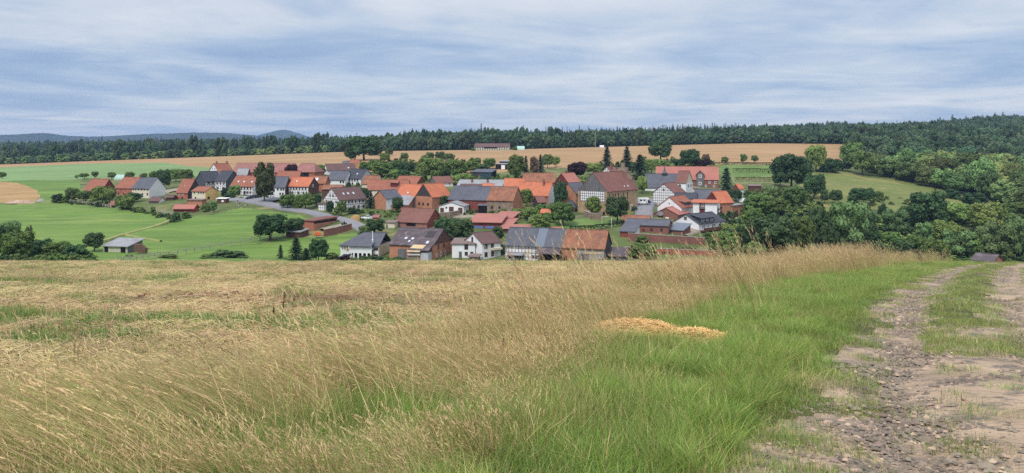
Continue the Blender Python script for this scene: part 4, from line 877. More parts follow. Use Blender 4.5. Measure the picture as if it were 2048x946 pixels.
# tall posts of the goal / clothes line, mast
def pole(name, label, px, yb, yt, r=.06, mat='trim_white', Y=None, cat='pole', arm=None):
    Y = Y or Yat(px, yb); p = P(px, yb, Y); p.z = gz(p.x, Y); h = (yb - yt) / F * Y
    root = obj(name, None, loc=p); tag(root, label, cat); m = MB(); m.tube([(0, 0, -.5), (0, 0, h)], [r, r * .8]); m.build('shaft', mat, root)
    m = MB(); m.box(-r * 2.2, r * 2.2, -r * 2.2, r * 2.2, -.4, .5); m.build('footing', 'concrete', root)
    if arm: m = MB(); m.bar((0, 0, h - .15), (arm, 0, h - .05), r * 1.4); m.build('arm', mat, root)
pole('clothes_pole', 'white garden pole on the lawn, nearer the road lane', 1223, 456, 436.5, .1)
pole('clothes_pole', 'white garden pole on the lawn, nearer the stone barn', 1204, 456, 434, .08, arm=2.5)
pole('mast', 'thin mast on the wheat field horizon', 1190.5, 296, 263, .22, 'wood_post', 785, 'mast')
pole('bollard', 'dark bollard standing at the road edge beside the parking', 475, 406, 400.5, .28, 'boards_dark', cat='bollard')
pole('bollard', 'dark bollard on the grass where the road leaves the village', 492, 411.5, 408, .28, 'boards_dark', cat='bollard')
pole('bollard', 'dark bollard between the hut and the road edge', 479.5, 412, 407, .3, 'boards_dark', cat='bollard')

# ================================================================== vehicles
material('paint_dark', (44, 52, 70), var=.03, scale=1, rough=.3, spec=.5)
material('paint_silver', (186, 194, 200), var=.03, scale=1, rough=.3, spec=.5)
material('paint_lime', (176, 182, 140), var=.03, scale=1, rough=.3, spec=.5)
material('paint_white', (232, 234, 236), var=.02, scale=1, rough=.3, spec=.5)
material('tyre', (34, 34, 36), var=.1, scale=2)
material('paint_orange', (206, 104, 58), var=.05, scale=1, rough=.5)
def wheel(root, x, y, r=.32):
    m = MB(); m.tube([(x, y - .1, r), (x, y + .1, r)], r, 10); w = m.build('wheel', 'tyre', root)
    m = MB(); m.tube([(x, y - .12, r), (x, y + .12, r)], r * .55, 8); m.build('rim', 'paint_silver', w)
def car(label, px, py, paint, rz, L=4.3, Wc=1.75, H=1.5, Y=None):
    Y = Y or Yat(px, py); p = P(px, py, Y); p.z = gz(p.x, Y) + .8
    root = obj('parked_car', None, loc=p, rz=R(rz)); tag(root, label, 'car', 'cars parked in the village')
    prof = [(-L / 2, .3), (L / 2, .3), (L / 2, .62), (L / 2 - .15, .8), (L / 2 - 1.1, .92), (L / 2 - 1.75, 1.0), (-L / 2 + .35, 1.0), (-L / 2 + .05, .9)]
    m = MB(); m.slab([(x, -Wc / 2, z) for x, z in prof], 0, d=(0, Wc, 0)); m.build('body', paint, root)
    m = MB(); b = [(-L / 2 + .3, 1.0), (L / 2 - 1.15, .95), (L / 2 - 1.95, H), (-L / 2 + .75, H)]
    pts = [(x, -Wc / 2 + .06 + (.12 if z > 1.2 else 0), z) for x, z in b] + [(x, Wc / 2 - .06 - (.12 if z > 1.2 else 0), z) for x, z in b]
    m.add(pts, [(0, 1, 2, 3), (7, 6, 5, 4), (0, 4, 5, 1), (1, 5, 6, 2), (2, 6, 7, 3), (3, 7, 4, 0)]); m.build('glasshouse', 'glass', root)
    m = MB(); m.box(-L / 2 + .8, L / 2 - 2.0, -Wc / 2 + .2, Wc / 2 - .2, H - .02, H + .05); m.build('roof_panel', paint, root)
    for x in (-L / 2 + .8, L / 2 - .85):
        for y in (-Wc / 2 + .08, Wc / 2 - .08): wheel(root, x, y)
    for y in (-.55, .55):
        m = MB(); m.box(L / 2 - .06, L / 2 + .02, y - .18, y + .18, .62, .76); m.build('headlight', 'skylight', root)
car('pale lime car, first in the row on the parking yard', 487, 399, 'paint_lime', 200)
car('silver blue car parked next to the lime car', 497.5, 400, 'paint_silver', 240)
car('dark car at the front of the parking row', 500.5, 400.8, 'paint_dark', 230)
car('dark blue car in front of the linden trunk', 513, 399.3, 'paint_dark', 205)
car('silver car half behind the dark blue one', 509.5, 398.4, 'paint_silver', 215)
car('white car parked on the grassy bank by the small brick hut', 733, 443, 'paint_white', 150)
car('white van-like car behind the linden tree', 541, 397.6, 'paint_white', 190)
car('pale car among the garden bushes below the villa', 690, 524, 'paint_silver', 175, Y=244)
def camper():
    p = P(1288, 412, Yat(1288, 412)); p.z = gz(p.x, p.y) + .7
    root = obj('camper_van', None, loc=p, rz=R(6)); tag(root, 'white camper van parked in the lane beside the half timbered gable', 'camper')
    m = MB(); m.slab([(x, -1.1, z) for x, z in [(-2.9, .5), (1.4, .5), (1.4, 1.9), (2.0, 2.6), (1.9, 3.0), (-2.9, 3.0)]], 0, d=(0, 2.2, 0)); m.build('body', 'paint_white', root)
    m = MB(); m.slab([(x, -1.0, z) for x, z in [(1.4, .5), (2.9, .5), (2.9, 1.2), (2.3, 1.9), (1.4, 1.9)]], 0, d=(0, 2.0, 0)); m.build('cab', 'paint_dark', root)
    for x0, x1 in ((-2.2, -1.1), (-.6, .3)):
        m = MB(); m.box(x0, x1, -1.16, -1.05, 1.6, 2.3); m.build('window', 'glass', root)
    m = MB(); m.box(.5, 1.1, -1.15, -1.05, .6, 2.4); m.build('door', 'plaster_grey', root)
    for x in (-1.9, 1.9):
        for y in (-.95, .95): wheel(root, x, y, .36)
camper()
def trailer():
    p = G(635, 475.5); root = obj('covered_trailer', None, loc=(p.x, p.y, p.z + .3), rz=R(8)); tag(root, 'orange covered trailer at the end of the dark brick retaining wall', 'trailer')
    m = MB(); prof = [(-1.2, .6), (1.2, .6), (1.25, 1.1), (.9, 1.6), (.2, 1.75), (-.7, 1.65), (-1.15, 1.2)]
    m.slab([(x, -.8, z) for x, z in prof], 0, d=(0, 1.6, 0)); m.build('cover', 'paint_orange', root)
    m = MB(); m.box(-1.1, 1.1, -.75, .75, .4, .58); m.bar((1.1, 0, .5), (2.2, 0, .45), .1); m.build('chassis', 'tyre', root)
    for y in (-.8, .8): wheel(root, 0, y, .34)
trailer()
# firewood beside the field shelter: split logs stacked in a pile
s_ = REG['weathered grey field shelter with open dark front on the meadow']
p = G(282, 507); root = obj('firewood_stack', None, loc=(p.x, p.y, p.z + .2), rz=R(-30)); tag(root, 'stacked firewood logs at the right end of the field shelter', 'firewood')
LOG = MB(); LOG.tube([(0, -.5, 0), (0, .5, 0)], .16, 6); LOGM = LOG.me('log', 'firewood')
for k in range(9):
    for i in range(16 - (k > 5) * (k - 5) * 2): obj('log', LOGM, root, (-2.6 + i * .33 + (k % 2) * .16, rnd.uniform(-.06, .06), .16 + k * .28))
# golden straw bank above the road bend and rubble heap by the wheat corner
def heap(name, label, px, py, wpx, h, mat, cat, depth=4, kind=None):
    p = G(px, py); w = wpx / F * p.y; v = []; f = []; n, k = 24, 10
    for j in range(k + 1):
        for i in range(n + 1):
            x, y = (i / n - .5) * 2, (j / k - .5) * 2; rr = min(1, math.hypot(x, y)); z = h * (1 - rr ** 2) + rnd.uniform(-.12, .12) * h - .1
            v.append((x * w / 2, y * depth / 2, z if rr < 1 else -.3))
    for j in range(k):
        for i in range(n): a = j * (n + 1) + i; f.append((a, a + 1, a + n + 2, a + n + 1))
    tag(obj(name, mesh(name, v, f, mat, True), loc=p), label, cat, kind=kind)
material('rubble_pale', (196, 176, 160), var=.25, scale=1.2, second=(150, 120, 100), sscale=.6)
heap('straw_bank', 'golden straw heap on the bank above the road bend', 712, 440, 26, 2.2, 'wheat_bright', 'straw heap')
heap('rubble_heap', 'pale rubble heap at the edge of the golden wheat corner', 42, 405.5, 60, 1.4, 'rubble_pale', 'rubble heap')
heap('rubble_heap', 'small pale sand heap at the meadow edge beside the rubble', 82, 402, 16, 1.2, 'concrete', 'sand heap')
# ================================================================== trees
def leafmat(name, a, b, rand=.22, trans=.18, var=.3):
    return material(name, a, var=var, scale=3.0, second=b, sfac=.5, sscale=1.2, rough=.75, rand=rand, trans=trans, spec=.15)
leafmat('leaf_mid', (114, 134, 74), (84, 108, 58))
leafmat('leaf_dark', (80, 104, 64), (58, 82, 54))
leafmat('leaf_light', (138, 156, 86), (108, 130, 70))
leafmat('leaf_willow', (122, 146, 94), (98, 124, 76))
leafmat('leaf_spruce', (56, 78, 58), (40, 60, 48))
leafmat('leaf_copper', (66, 44, 48), (48, 32, 38))
leafmat('leaf_linden', (96, 96, 60), (74, 86, 52))
leafmat('leaf_brown', (120, 100, 80), (96, 82, 68))
leafmat('leaf_forest', (132, 150, 92), (96, 118, 70), rand=.5)
material('bark', (84, 74, 64), var=.25, scale=3, bump=.5, bscale=10, stretch=(1, 1, .3))

def crown_mesh(name, seed, nblob=16, leaves=3600, size=.050, lobes=(.20, .31), zlo=.16, shape='round', squash=1.0):
    """leaf-sprig quads spread over the outside of many overlapping clumps; unit tree: height 1, width 1"""
    r = np.random.default_rng(seed); C = []; Rd = []
    for k in range(nblob):
        t = (k + .5) / nblob; zc = zlo + .12 + (1 - zlo - .24) * t
        if shape == 'round': w = math.sqrt(max(0, 1 - ((zc - (zlo + 1) / 2) / ((1 - zlo) / 2)) ** 2))
        elif shape == 'tall': w = .8 * math.sqrt(max(0, 1 - ((zc - (zlo + .95) / 2) / ((1 - zlo) / 1.9)) ** 2))
        elif shape == 'bush': w = 1 - .55 * (zc - zlo) / (1 - zlo)
        elif shape == 'willow': w = .95 * math.sqrt(max(0.05, 1 - ((zc - .62) / .5) ** 2))
        a = k * 2.399 + r.uniform(-.4, .4); rad = .37 * w * math.sqrt(r.uniform(.4, 1))
        C.append((rad * math.cos(a), rad * math.sin(a), zc + r.uniform(-.05, .05))); Rd.append(r.uniform(*lobes) * (.62 + .38 * w))
    C = np.array(C); Rd = np.array(Rd)
    pick = r.choice(nblob, leaves, p=Rd ** 2 / (Rd ** 2).sum())
    d = r.normal(size=(leaves, 3)); d[:, 2] += .25; d /= np.linalg.norm(d, axis=1)[:, None]
    rr = Rd[pick] * (1 - .45 * r.random(leaves) ** 2.2) * .62
    bump_ = 1 + .18 * np.sin(d[:, 0] * 9 + pick) * np.sin(d[:, 1] * 8 + pick * 2) * np.cos(d[:, 2] * 7)
    pos = C[pick] + d * (rr * bump_)[:, None] * np.array([1, 1, .82 * squash])
    stray = r.random(leaves) < .07; pos[stray] += d[stray] * .05
    pos[:, 2] = np.maximum(pos[:, 2], zlo * .6)
    nrm = d + r.normal(size=(leaves, 3)) * .4; nrm /= np.linalg.norm(nrm, axis=1)[:, None]
    u = np.cross(nrm, r.normal(size=(leaves, 3))); u /= np.linalg.norm(u, axis=1)[:, None]; w = np.cross(nrm, u)
    s = size * r.uniform(.55, 1.25, leaves)[:, None]
    if shape == 'willow': u = u * .75 + np.array([0, 0, -.45])
    q = np.stack([pos - u * s * .8 - w * s * .15, pos + w * s * .55, pos + u * s * .9 + w * s * .1, pos - w * s * .6], 1)
    v = q.reshape(-1, 3); f = np.arange(len(v)).reshape(-1, 4)
    return npmesh(name, v, f, 'leaf_mid')
def conifer_mesh(name, seed, tiers=17, per=11, sub=5, slim=1.0):
    r = np.random.default_rng(seed); v = []
    for t in range(tiers):
        z = .06 + .92 * (t / tiers) ** .92; rad = .5 * slim * (1 - z) ** .85 + .015
        for b in range(per):
            a = 2 * math.pi * b / per + r.uniform(-.35, .35) + t; L = rad * r.uniform(.6, 1.12); dz = -L * r.uniform(.15, .45)
            for k in range(sub):
                f0 = (k + .2) / sub; wd = .055 * (1.15 - f0) * r.uniform(.7, 1.3) * (1.3 - z * .6); ln = .060 * r.uniform(.7, 1.3)
                c = np.array([math.cos(a) * L * f0, math.sin(a) * L * f0, z + dz * f0 * f0 + r.uniform(-.012, .012)])
                u = np.array([math.cos(a), math.sin(a), dz / max(L, .01) * f0 * 1.4]); w = np.array([-math.sin(a), math.cos(a), r.uniform(-.5, .5)])
                v += [c - u * ln * .6, c + w * wd, c + u * ln, c - w * wd * r.uniform(.6, 1) + np.array([0, 0, -wd * .6])]
    v += [np.array(p) for p in ((-.012, 0, .93), (0, .012, .93), (.012, 0, 1.0), (0, -.012, .93))]
    v = np.array(v)
    return npmesh(name, v, np.arange(len(v)).reshape(-1, 4), 'leaf_spruce')
def trunk_mesh(name, seed, zt=.55, r0=.03, limbs=5):
    r = random.Random(seed); m = MB()
    m.tube([(0, 0, -.06), (0, 0, .0), (.006, 0, .18), (-.006, .006, zt * .6), (.01, 0, zt)], [r0 * 1.5, r0 * 1.15, r0 * .85, r0 * .6, r0 * .3], 7)
    for k in range(limbs):
        a = k * 2.4 + r.uniform(-.3, .3); z = .2 + (zt - .25) * k / limbs; l = r.uniform(.18, .3)
        m.tube([(0, 0, z), (math.cos(a) * l * .5, math.sin(a) * l * .5, z + l * .5), (math.cos(a) * l, math.sin(a) * l, z + l * .95)], [r0 * .5, r0 * .33, r0 * .15], 5)
    return m.me(name, 'bark', True)
CR = {'round': [crown_mesh('crown', 10 + i, 22 + 2 * i, 5200) for i in range(5)],
      'tall': [crown_mesh('crown', 30 + i, 22, 5000, shape='tall', zlo=.12) for i in range(3)],
      'bush': [crown_mesh('crown', 40 + i, 11, 2400, size=.07, shape='bush', zlo=.0, lobes=(.3, .42)) for i in range(3)],
      'willow': [crown_mesh('crown', 50 + i, 16, 4600, shape='willow', zlo=.06, size=.048) for i in range(2)],
      'spruce': [conifer_mesh('crown', 60 + i) for i in range(3)],
      'column': [crown_mesh('crown', 70, 9, 1500, size=.09, shape='tall', zlo=.0, lobes=(.3, .36))],
      'small': [crown_mesh('crown', 80 + i, 9, 1500, size=.075, zlo=.26, lobes=(.28, .4)) for i in range(2)]}
TRK = {'round': trunk_mesh('trunk', 1), 'tall': trunk_mesh('trunk', 2, .6, .026), 'bush': trunk_mesh('trunk', 3, .4, .02, 4), 'willow': trunk_mesh('trunk', 4, .55, .035),
       'spruce': trunk_mesh('trunk', 5, .9, .018, 0), 'column': trunk_mesh('trunk', 6, .6, .02, 2), 'small': trunk_mesh('trunk', 7, .5, .03, 4)}
KIND = {  # code: shape, leaf material, object name, words
 'b': ('round', 'leaf_mid', 'broadleaf_tree'), 'd': ('round', 'leaf_dark', 'broadleaf_tree'), 'l': ('round', 'leaf_light', 'broadleaf_tree'),
 'w': ('willow', 'leaf_willow', 'willow_tree'), 's': ('spruce', 'leaf_spruce', 'spruce_tree'), 'p': ('round', 'leaf_copper', 'copper_beech'),
 'u': ('bush', 'leaf_mid', 'bush'), 'k': ('bush', 'leaf_dark', 'bush'), 'v': ('bush', 'leaf_light', 'bush'), 'c': ('column', 'leaf_spruce', 'cypress'),
 'f': ('small', 'leaf_mid', 'fruit_tree'), 'n': ('tall', 'leaf_linden', 'linden_tree'), 'r': ('tall', 'leaf_brown', 'broadleaf_tree'), 't': ('tall', 'leaf_dark', 'broadleaf_tree'), 'q': ('bush', 'leaf_copper', 'bush')}
tcount = [0]
def plant(x, Y, z, h, w, kind, label, cat, group=None, forest=False):
    shp, mt, nm = KIND[kind]; nm = 'woodland_tree' if forest else nm; i = tcount[0]; tcount[0] += 1
    root = obj(nm, None, loc=(x, Y, z), rz=(i * 2.39996) % 6.283, scale=(w, w, h)); tag(root, label, cat, group)
    c_ = obj('crown', CR[shp][i % len(CR[shp])], root)
    c_.material_slots[0].link = 'OBJECT'; c_.material_slots[0].material = MATS['leaf_forest' if forest else mt]
    obj('trunk', TRK[shp], root)
    return root
def T(px, yt, yb, wpx, kind, label, Y=None, group=None):
    Y = Y or Yat(px, yb); x = (px - 1024) / F * Y; z = gz(x, Y); h = (-(yt - HZ) / F * Y) - z
    w = wpx / F * Y * (1.45 if kind == 's' else 1.12)
    cat = 'bush' if KIND[kind][2] == 'bush' else 'tree'
    return plant(x, Y, z, max(h, .8), w, kind, label, cat, group)

# --- lower left, at the foot of the meadow
T(25, 436, 532, 40, 'w', 'tall pale grey green tree rising above the lower left thicket', 232)
T(57, 449, 530, 18, 'w', 'slim pale tree at the right of the tall pale one in the lower left thicket', 230)
T(4, 452, 540, 48, 'd', 'dark tree at the very left end of the lower left thicket', 222)
T(38, 462, 540, 62, 'b', 'broad leafy tree in front of the tall pale tree, lower left', 214)
T(80, 476, 540, 52, 'd', 'dark bushy tree in the middle of the lower left thicket', 216)
T(115, 481, 540, 50, 'b', 'green bushy tree just right of the thicket middle, lower left', 216)
T(150, 488, 540, 54, 'k', 'dark bush at the right end of the lower left thicket', 214)
T(172, 505, 538, 32, 'k', 'low dark bush ending the lower left thicket towards the meadow', 216)
T(188.5, 465, 503, 36, 'd', 'lone dark round tree beside the field shelter')
T(245, 489, 507, 13, 'u', 'small bush in front of the field shelter opening', 262)
T(338, 510, 531, 36, 'u', 'low bush on the field edge below the rail fence', 238)
T(258, 520, 533, 16, 'u', 'tiny bush by the lower end of the rail fence', 236)
T(415, 508, 531, 30, 'u', 'low bush left of the wide dark bush at the field edge', 238)
T(452, 501, 531, 70, 'k', 'wide dark bush at the field edge below the meadow', 240)
T(561, 488, 527, 17, 's', 'small slender spruce on the paddock', 243)
T(592, 473, 530, 42, 's', 'tall dark spruce in the paddock, tallest of the three', 241)
T(612, 495, 531, 30, 's', 'shorter spruce just right of the tallest paddock spruce', 241)
T(637, 476, 530, 40, 't', 'dark narrow tree between paddock spruces and the villa', 241)
T(664, 505, 530, 36, 'u', 'garden bush left of the villa', 243)
T(688, 511, 532, 30, 'q', 'dark reddish bush in front of the villa', 240)
T(708, 515, 532, 22, 'u', 'small green bush before the villa arcade', 240)
for i, px in enumerate((728, 742, 756, 770)): T(px, 511 + i * .5, 532, 22, 'k', 'clipped dark garden hedge bush below the villa', 242, 'hedge in front of the villa')
T(798, 515, 533, 40, 'k', 'dark hedge bush below the orange barn door', 241)
T(832, 516, 533, 24, 'v', 'light green bush before the low stone wall of the orange barn', 238)
T(880, 518, 533, 20, 'k', 'small dark bush at the corner of the orange barn', 240)
T(540, 427, 480, 62, 'd', 'large round dark tree beside the long low shed')
T(588, 435, 470, 38, 'd', 'dark tree between the round dark tree and brick shed')
for px in (684.5, 688.5, 692.5): T(px, 442 if px == 688.5 else 445, 456, 4.5, 'c', 'narrow cypress in the trio by the road bend', None, 'three cypresses by the road bend')
T(750, 437, 470, 38, 'd', 'dark bushy tree behind the villa roof')
T(727, 450, 475, 24, 'w', 'silvery bush beside the road behind the villa')
T(738, 462, 482, 24, 'k', 'dark shrub touching the villa roof', 276)
T(724, 430, 442, 10, 'u', 'little round bush beside the straw heap')
# --- village west
T(205, 372, 412, 42, 'b', 'round green tree in front of the westmost red barn')
T(145, 375, 404, 26, 'b', 'tree at the western end of the village hedge')
T(166, 380, 404, 26, 'b', 'tree left of the round tree by the westmost barn')
T(115, 388, 405, 24, 'k', 'dark bush at the western tip of the village')
T(132, 392, 405, 18, 'u', 'low bush next to the western tip bush')
T(249, 389, 420, 36, 'b', 'green tree below the brick half of the long house')
T(266, 385, 405, 32, 'd', 'dark tree before the cream front of the long house')
T(283, 413, 426, 11, 'u', 'small hedge bush below the cream front of the long house')
T(306, 413, 428, 11, 'u', 'small hedge bush under the blank white gable')
T(352, 425, 442, 20, 'k', 'dark bush in the meadow below the red metal shed')
T(372, 423, 437, 19, 'u', 'green bush right below the red metal shed')
T(428, 402, 424, 14, 'w', 'pale young tree right of the red metal shed')
T(412, 408, 422, 20, 'u', 'low shrub between the red metal shed and the hut')
T(153, 350, 358, 6, 'f', 'tiny tree in the grass far left behind the village')
T(169, 346, 358, 18, 'f', 'leaning fruit tree behind the westmost barn')
T(189.5, 343, 357, 13, 'f', 'small fruit tree behind the westmost barn, right of the leaning one')
T(223, 344, 360, 16, 'f', 'fruit tree beside the turquoise polytunnel')
T(5, 344, 358, 13, 'f', 'small tree at the far left edge behind the meadow')
T(259, 343, 358, 18, 'b', 'tree top behind the brick half of the long house')
T(288, 346, 358, 13, 'b', 'small tree top behind the grey half of the long house')
T(310, 342, 360, 22, 'b', 'green tree behind the top of the blank white gable')
T(328, 338, 378, 26, 'd', 'tall dark tree right of the blank white gable')
T(352, 336, 364, 24, 'l', 'light green tree above the small dark gabled barn')
T(372, 337, 364, 26, 'b', 'round tree between the light green tree and slate house')
T(470, 370, 396, 24, 'l', 'light shrub before the red roofed half timbered house')
T(449, 374, 396, 15, 't', 'dark narrow tree against the slate clad wing')
T(460, 384, 398, 22, 'k', 'dark bush left of the parked cars')
T(529, 326, 406, 50, 'n', 'tall reddish green linden on the parking yard')
T(583, 327, 346, 25, 'p', 'purple copper beech behind the pink roofed barns', 440)
T(575, 388, 419, 32, 'b', 'garden tree left below the orange roofed house')
T(611, 386, 419, 34, 'b', 'garden tree right below the orange roofed house')
T(632, 388, 414, 22, 'd', 'dark garden tree below the brown gable of the orange roofed house')
T(594, 398, 419, 22, 'u', 'low bush between the two garden trees by the road')
T(660, 402, 428, 18, 't', 'dark conical tree before the latticed gable')
T(683, 402, 432, 22, 'b', 'tree at the corner of the latticed half timbered house')
T(674, 412, 434, 18, 'u', 'shrub under the latticed gable at the roadside')
T(706, 415, 426, 30, 'k', 'low dark hedge before the front of the latticed house', 334)
T(741, 380, 416, 22, 's', 'spruce between latticed house and orange brick gable')
T(728, 374, 404, 20, 'd', 'dark tree behind the right end of the latticed house')
T(639, 329, 352, 26, 'l', 'light tree right of the pink roofed barns', 465)
T(697, 364, 374, 10, 'k', 'small bush before the blue windowed house')
T(716, 364, 374, 10, 'u', 'second small bush before the blue windowed house')
T(795, 393, 424, 24, 'd', 'dark tree before the low grey lean-to roof')
# --- upper middle
T(728, 270, 328, 66, 'd', 'huge dark tree against the wheat field above the village', 600)
T(702, 296, 326, 24, 'd', 'smaller dark tree at the left foot of the huge dark tree', 595)
T(779, 295, 312, 16, 'd', 'dark round tree in the wheat right of the huge tree')
T(732, 323, 347, 28, 'b', 'green tree right of the yellow gabled house')
T(748, 318, 342, 26, 'b', 'green tree below the huge dark tree')
T(770, 305, 324, 20, 'b', 'tree at the field edge right of the huge dark tree')
T(764, 325, 354, 46, 'b', 'broad green tree above the red barns')
T(794, 320, 347, 32, 'b', 'green tree between the broad green tree and orchard')
T(815, 323, 350, 34, 'd', 'dark tree in the middle of the orchard')
T(788, 338, 358, 20, 'l', 'light tree above the hatched red barn')
T(808, 338, 358, 24, 'd', 'dark shrub tree above the hatched red barn')
T(809, 305, 324, 16, 'f', 'fruit tree on the wheat edge above the orchard')
T(849, 310, 324, 10, 'f', 'tiny tree on the wheat edge right of the fruit tree')
T(860, 304, 322, 16, 'b', 'left tree of the trio under the wheat field')
T(880, 302, 322, 19, 'd', 'dark middle tree of the trio under the wheat field')
T(897, 306, 326, 24, 'b', 'right tree of the trio under the wheat field')
T(863, 314, 362, 52, 'b', 'large rounded green tree above the timbered gable house')
T(838, 335, 352, 16, 'l', 'light bush left of the large rounded green tree')
T(908, 318, 358, 44, 'b', 'large green tree right of the large rounded one')
T(885, 334, 360, 34, 'd', 'dark tree between the two large green trees')
T(930, 346, 368, 30, 'l', 'light bush left of the black open shed')
T(908, 352, 370, 22, 'v', 'light shrub above the orange roofed barns')
T(950, 315, 334, 24, 'b', 'tree above the black open shed')
T(942, 322, 347, 36, 'b', 'green tree behind the black open shed')
T(979, 315, 338, 26, 'b', 'tree left of the flat white roofs')
T(964, 327, 342, 30, 'k', 'dark bush between the two trees by the flat white roofs')
T(1032, 310, 360, 36, 'b', 'large green tree right of the flat white roofs')
T(1052, 309, 358, 18, 's', 'dark conifer beside the large green tree')
T(1068, 313, 352, 20, 'r', 'brownish thin tree between the conifers')
T(1081, 307, 346, 20, 's', 'second dark conifer, right of the brownish tree')
T(1095, 307, 336, 22, 'b', 'green tree right of the second dark conifer')
T(1112, 313, 334, 15, 'l', 'small light tree before the pale fence')
T(946, 296, 302, 10, 'u', 'bush at the left end of the hilltop barn', 770)
T(1030, 293.5, 301, 11, 'u', 'bush between hilltop barn and silage heap', 772)
T(1054, 376, 414, 26, 'b', 'green tree at the right end of the long slate barn')
T(884, 390, 414, 26, 'd', 'dark tree between the orange barn and long slate barn')
T(1154, 324, 358, 40, 'p', 'large purple copper beech above the red roofs')
T(1121, 362, 402, 26, 'd', 'leaning dark bush against the white barn gable', 350)
T(1187, 325, 350, 32, 'l', 'light green tree right of the purple beech')
T(1166, 350, 366, 18, 'v', 'small light shrub below the purple beech')
T(1214, 291, 340, 30, 's', 'tall spruce above the stone barn, left of three')
T(1254, 290, 342, 32, 's', 'tall spruce above the stepped gable, middle of three')
T(1280, 306, 360, 44, 's', 'broad spruce right of the stepped gable')
T(1321, 281, 322, 46, 'd', 'large dark round tree in front of the wheat field')
T(1303, 317, 347, 30, 'l', 'light shrubby tree below the large dark round tree')
T(1317, 318, 336, 48, 'v', 'wide light bush behind the chapel roof')
T(1340, 326, 342, 24, 'v', 'light bush just above the long red roof')
T(1381, 298, 334, 36, 'd', 'round dark tree above the long red roof')
T(1412, 307, 330, 17, 'r', 'brownish tree above the right end of the long red roof')
T(1404, 317, 335, 38, 'p', 'purple beech touching the long red roof')
T(1354, 317, 334, 26, 'd', 'dark bush left of the round dark tree on the ridge')
T(1449, 313, 329, 14, 'f', 'first field tree on the wheat edge, flat topped')
T(1487, 308, 328, 13, 'f', 'second field tree on the wheat edge')
T(1508.5, 310, 328, 13, 'f', 'third field tree on the wheat edge')
T(1453, 331, 394, 42, 's', 'big dark spruce at the right end of the long brick building', 372)
T(1472, 378, 402, 24, 'd', 'dark tree at the foot of the big spruce')
T(1188, 393, 434, 30, 'l', 'airy light tree growing against the timbered front of the stone barn')
T(1235, 392, 434, 46, 'd', 'round dark tree before the stone barn side', 314)
T(1269, 412, 423, 14, 'k', 'little dark bush at the corner of the stone barn')
T(1284, 350, 388, 22, 'l', 'light tree between stone barn and chapel')
T(1126, 402, 452, 46, 'b', 'large garden tree below the orange brick house')
T(1082, 428, 463, 42, 'b', 'rounded green tree right of the red stables')
T(1063, 415, 440, 32, 'l', 'light shrub below the long barn end')
T(1100, 424, 446, 26, 'b', 'shrub around the bright orange roofed garden shed')
T(1034, 416, 430, 28, 'v', 'light bush at the stone end of the long barn')
T(1006, 418, 430, 22, 'u', 'bush below the stone wall of the long barn')
T(1086, 408, 428, 30, 'b', 'green shrub under the white gabled orange barn')
T(892, 434, 484, 46, 'd', 'dark dense tree behind the big grey barn roof, left one')
T(922, 436, 484, 50, 'd', 'dark dense tree behind the big grey barn roof, right one')
T(908, 444, 486, 40, 'k', 'dark shrub filling between the two dense trees behind the barn')
T(994, 452, 474, 30, 'k', 'dark bush between white house and red stables', 282)
T(1004, 488, 515, 14, 'k', 'dark shrub between white house and long front barn', 256)
T(1178, 508, 533, 36, 'u', 'bush before the concrete end of the long front barn', 240)
T(1195, 512, 533, 30, 'k', 'dark bush by the dark gable of the long front barn', 240)
T(1100, 517, 533, 40, 'k', 'dark hedge before the porch of the long front barn', 241)
T(1060, 520, 533, 26, 'u', 'low green bush before the half timbered wall', 240)
T(1286, 489, 536, 62, 'b', 'big round bush above the tall grass, right of the long front barn', 240)
T(1330, 496, 520, 40, 'k', 'dark hedge on the lower brick terrace', 262)
T(1372, 494, 518, 40, 'k', 'second dark hedge on the lower brick terrace', 264)
T(1284, 470, 484, 26, 'u', 'bush on the upper brick terrace')
T(1432, 473, 500, 34, 'b', 'green bush below the brown balcony')
T(1418, 464, 480, 24, 'u', 'shrub under the brown balcony house')
T(1484, 429, 440, 14, 'k', 'dark bush beside the brick cube house')
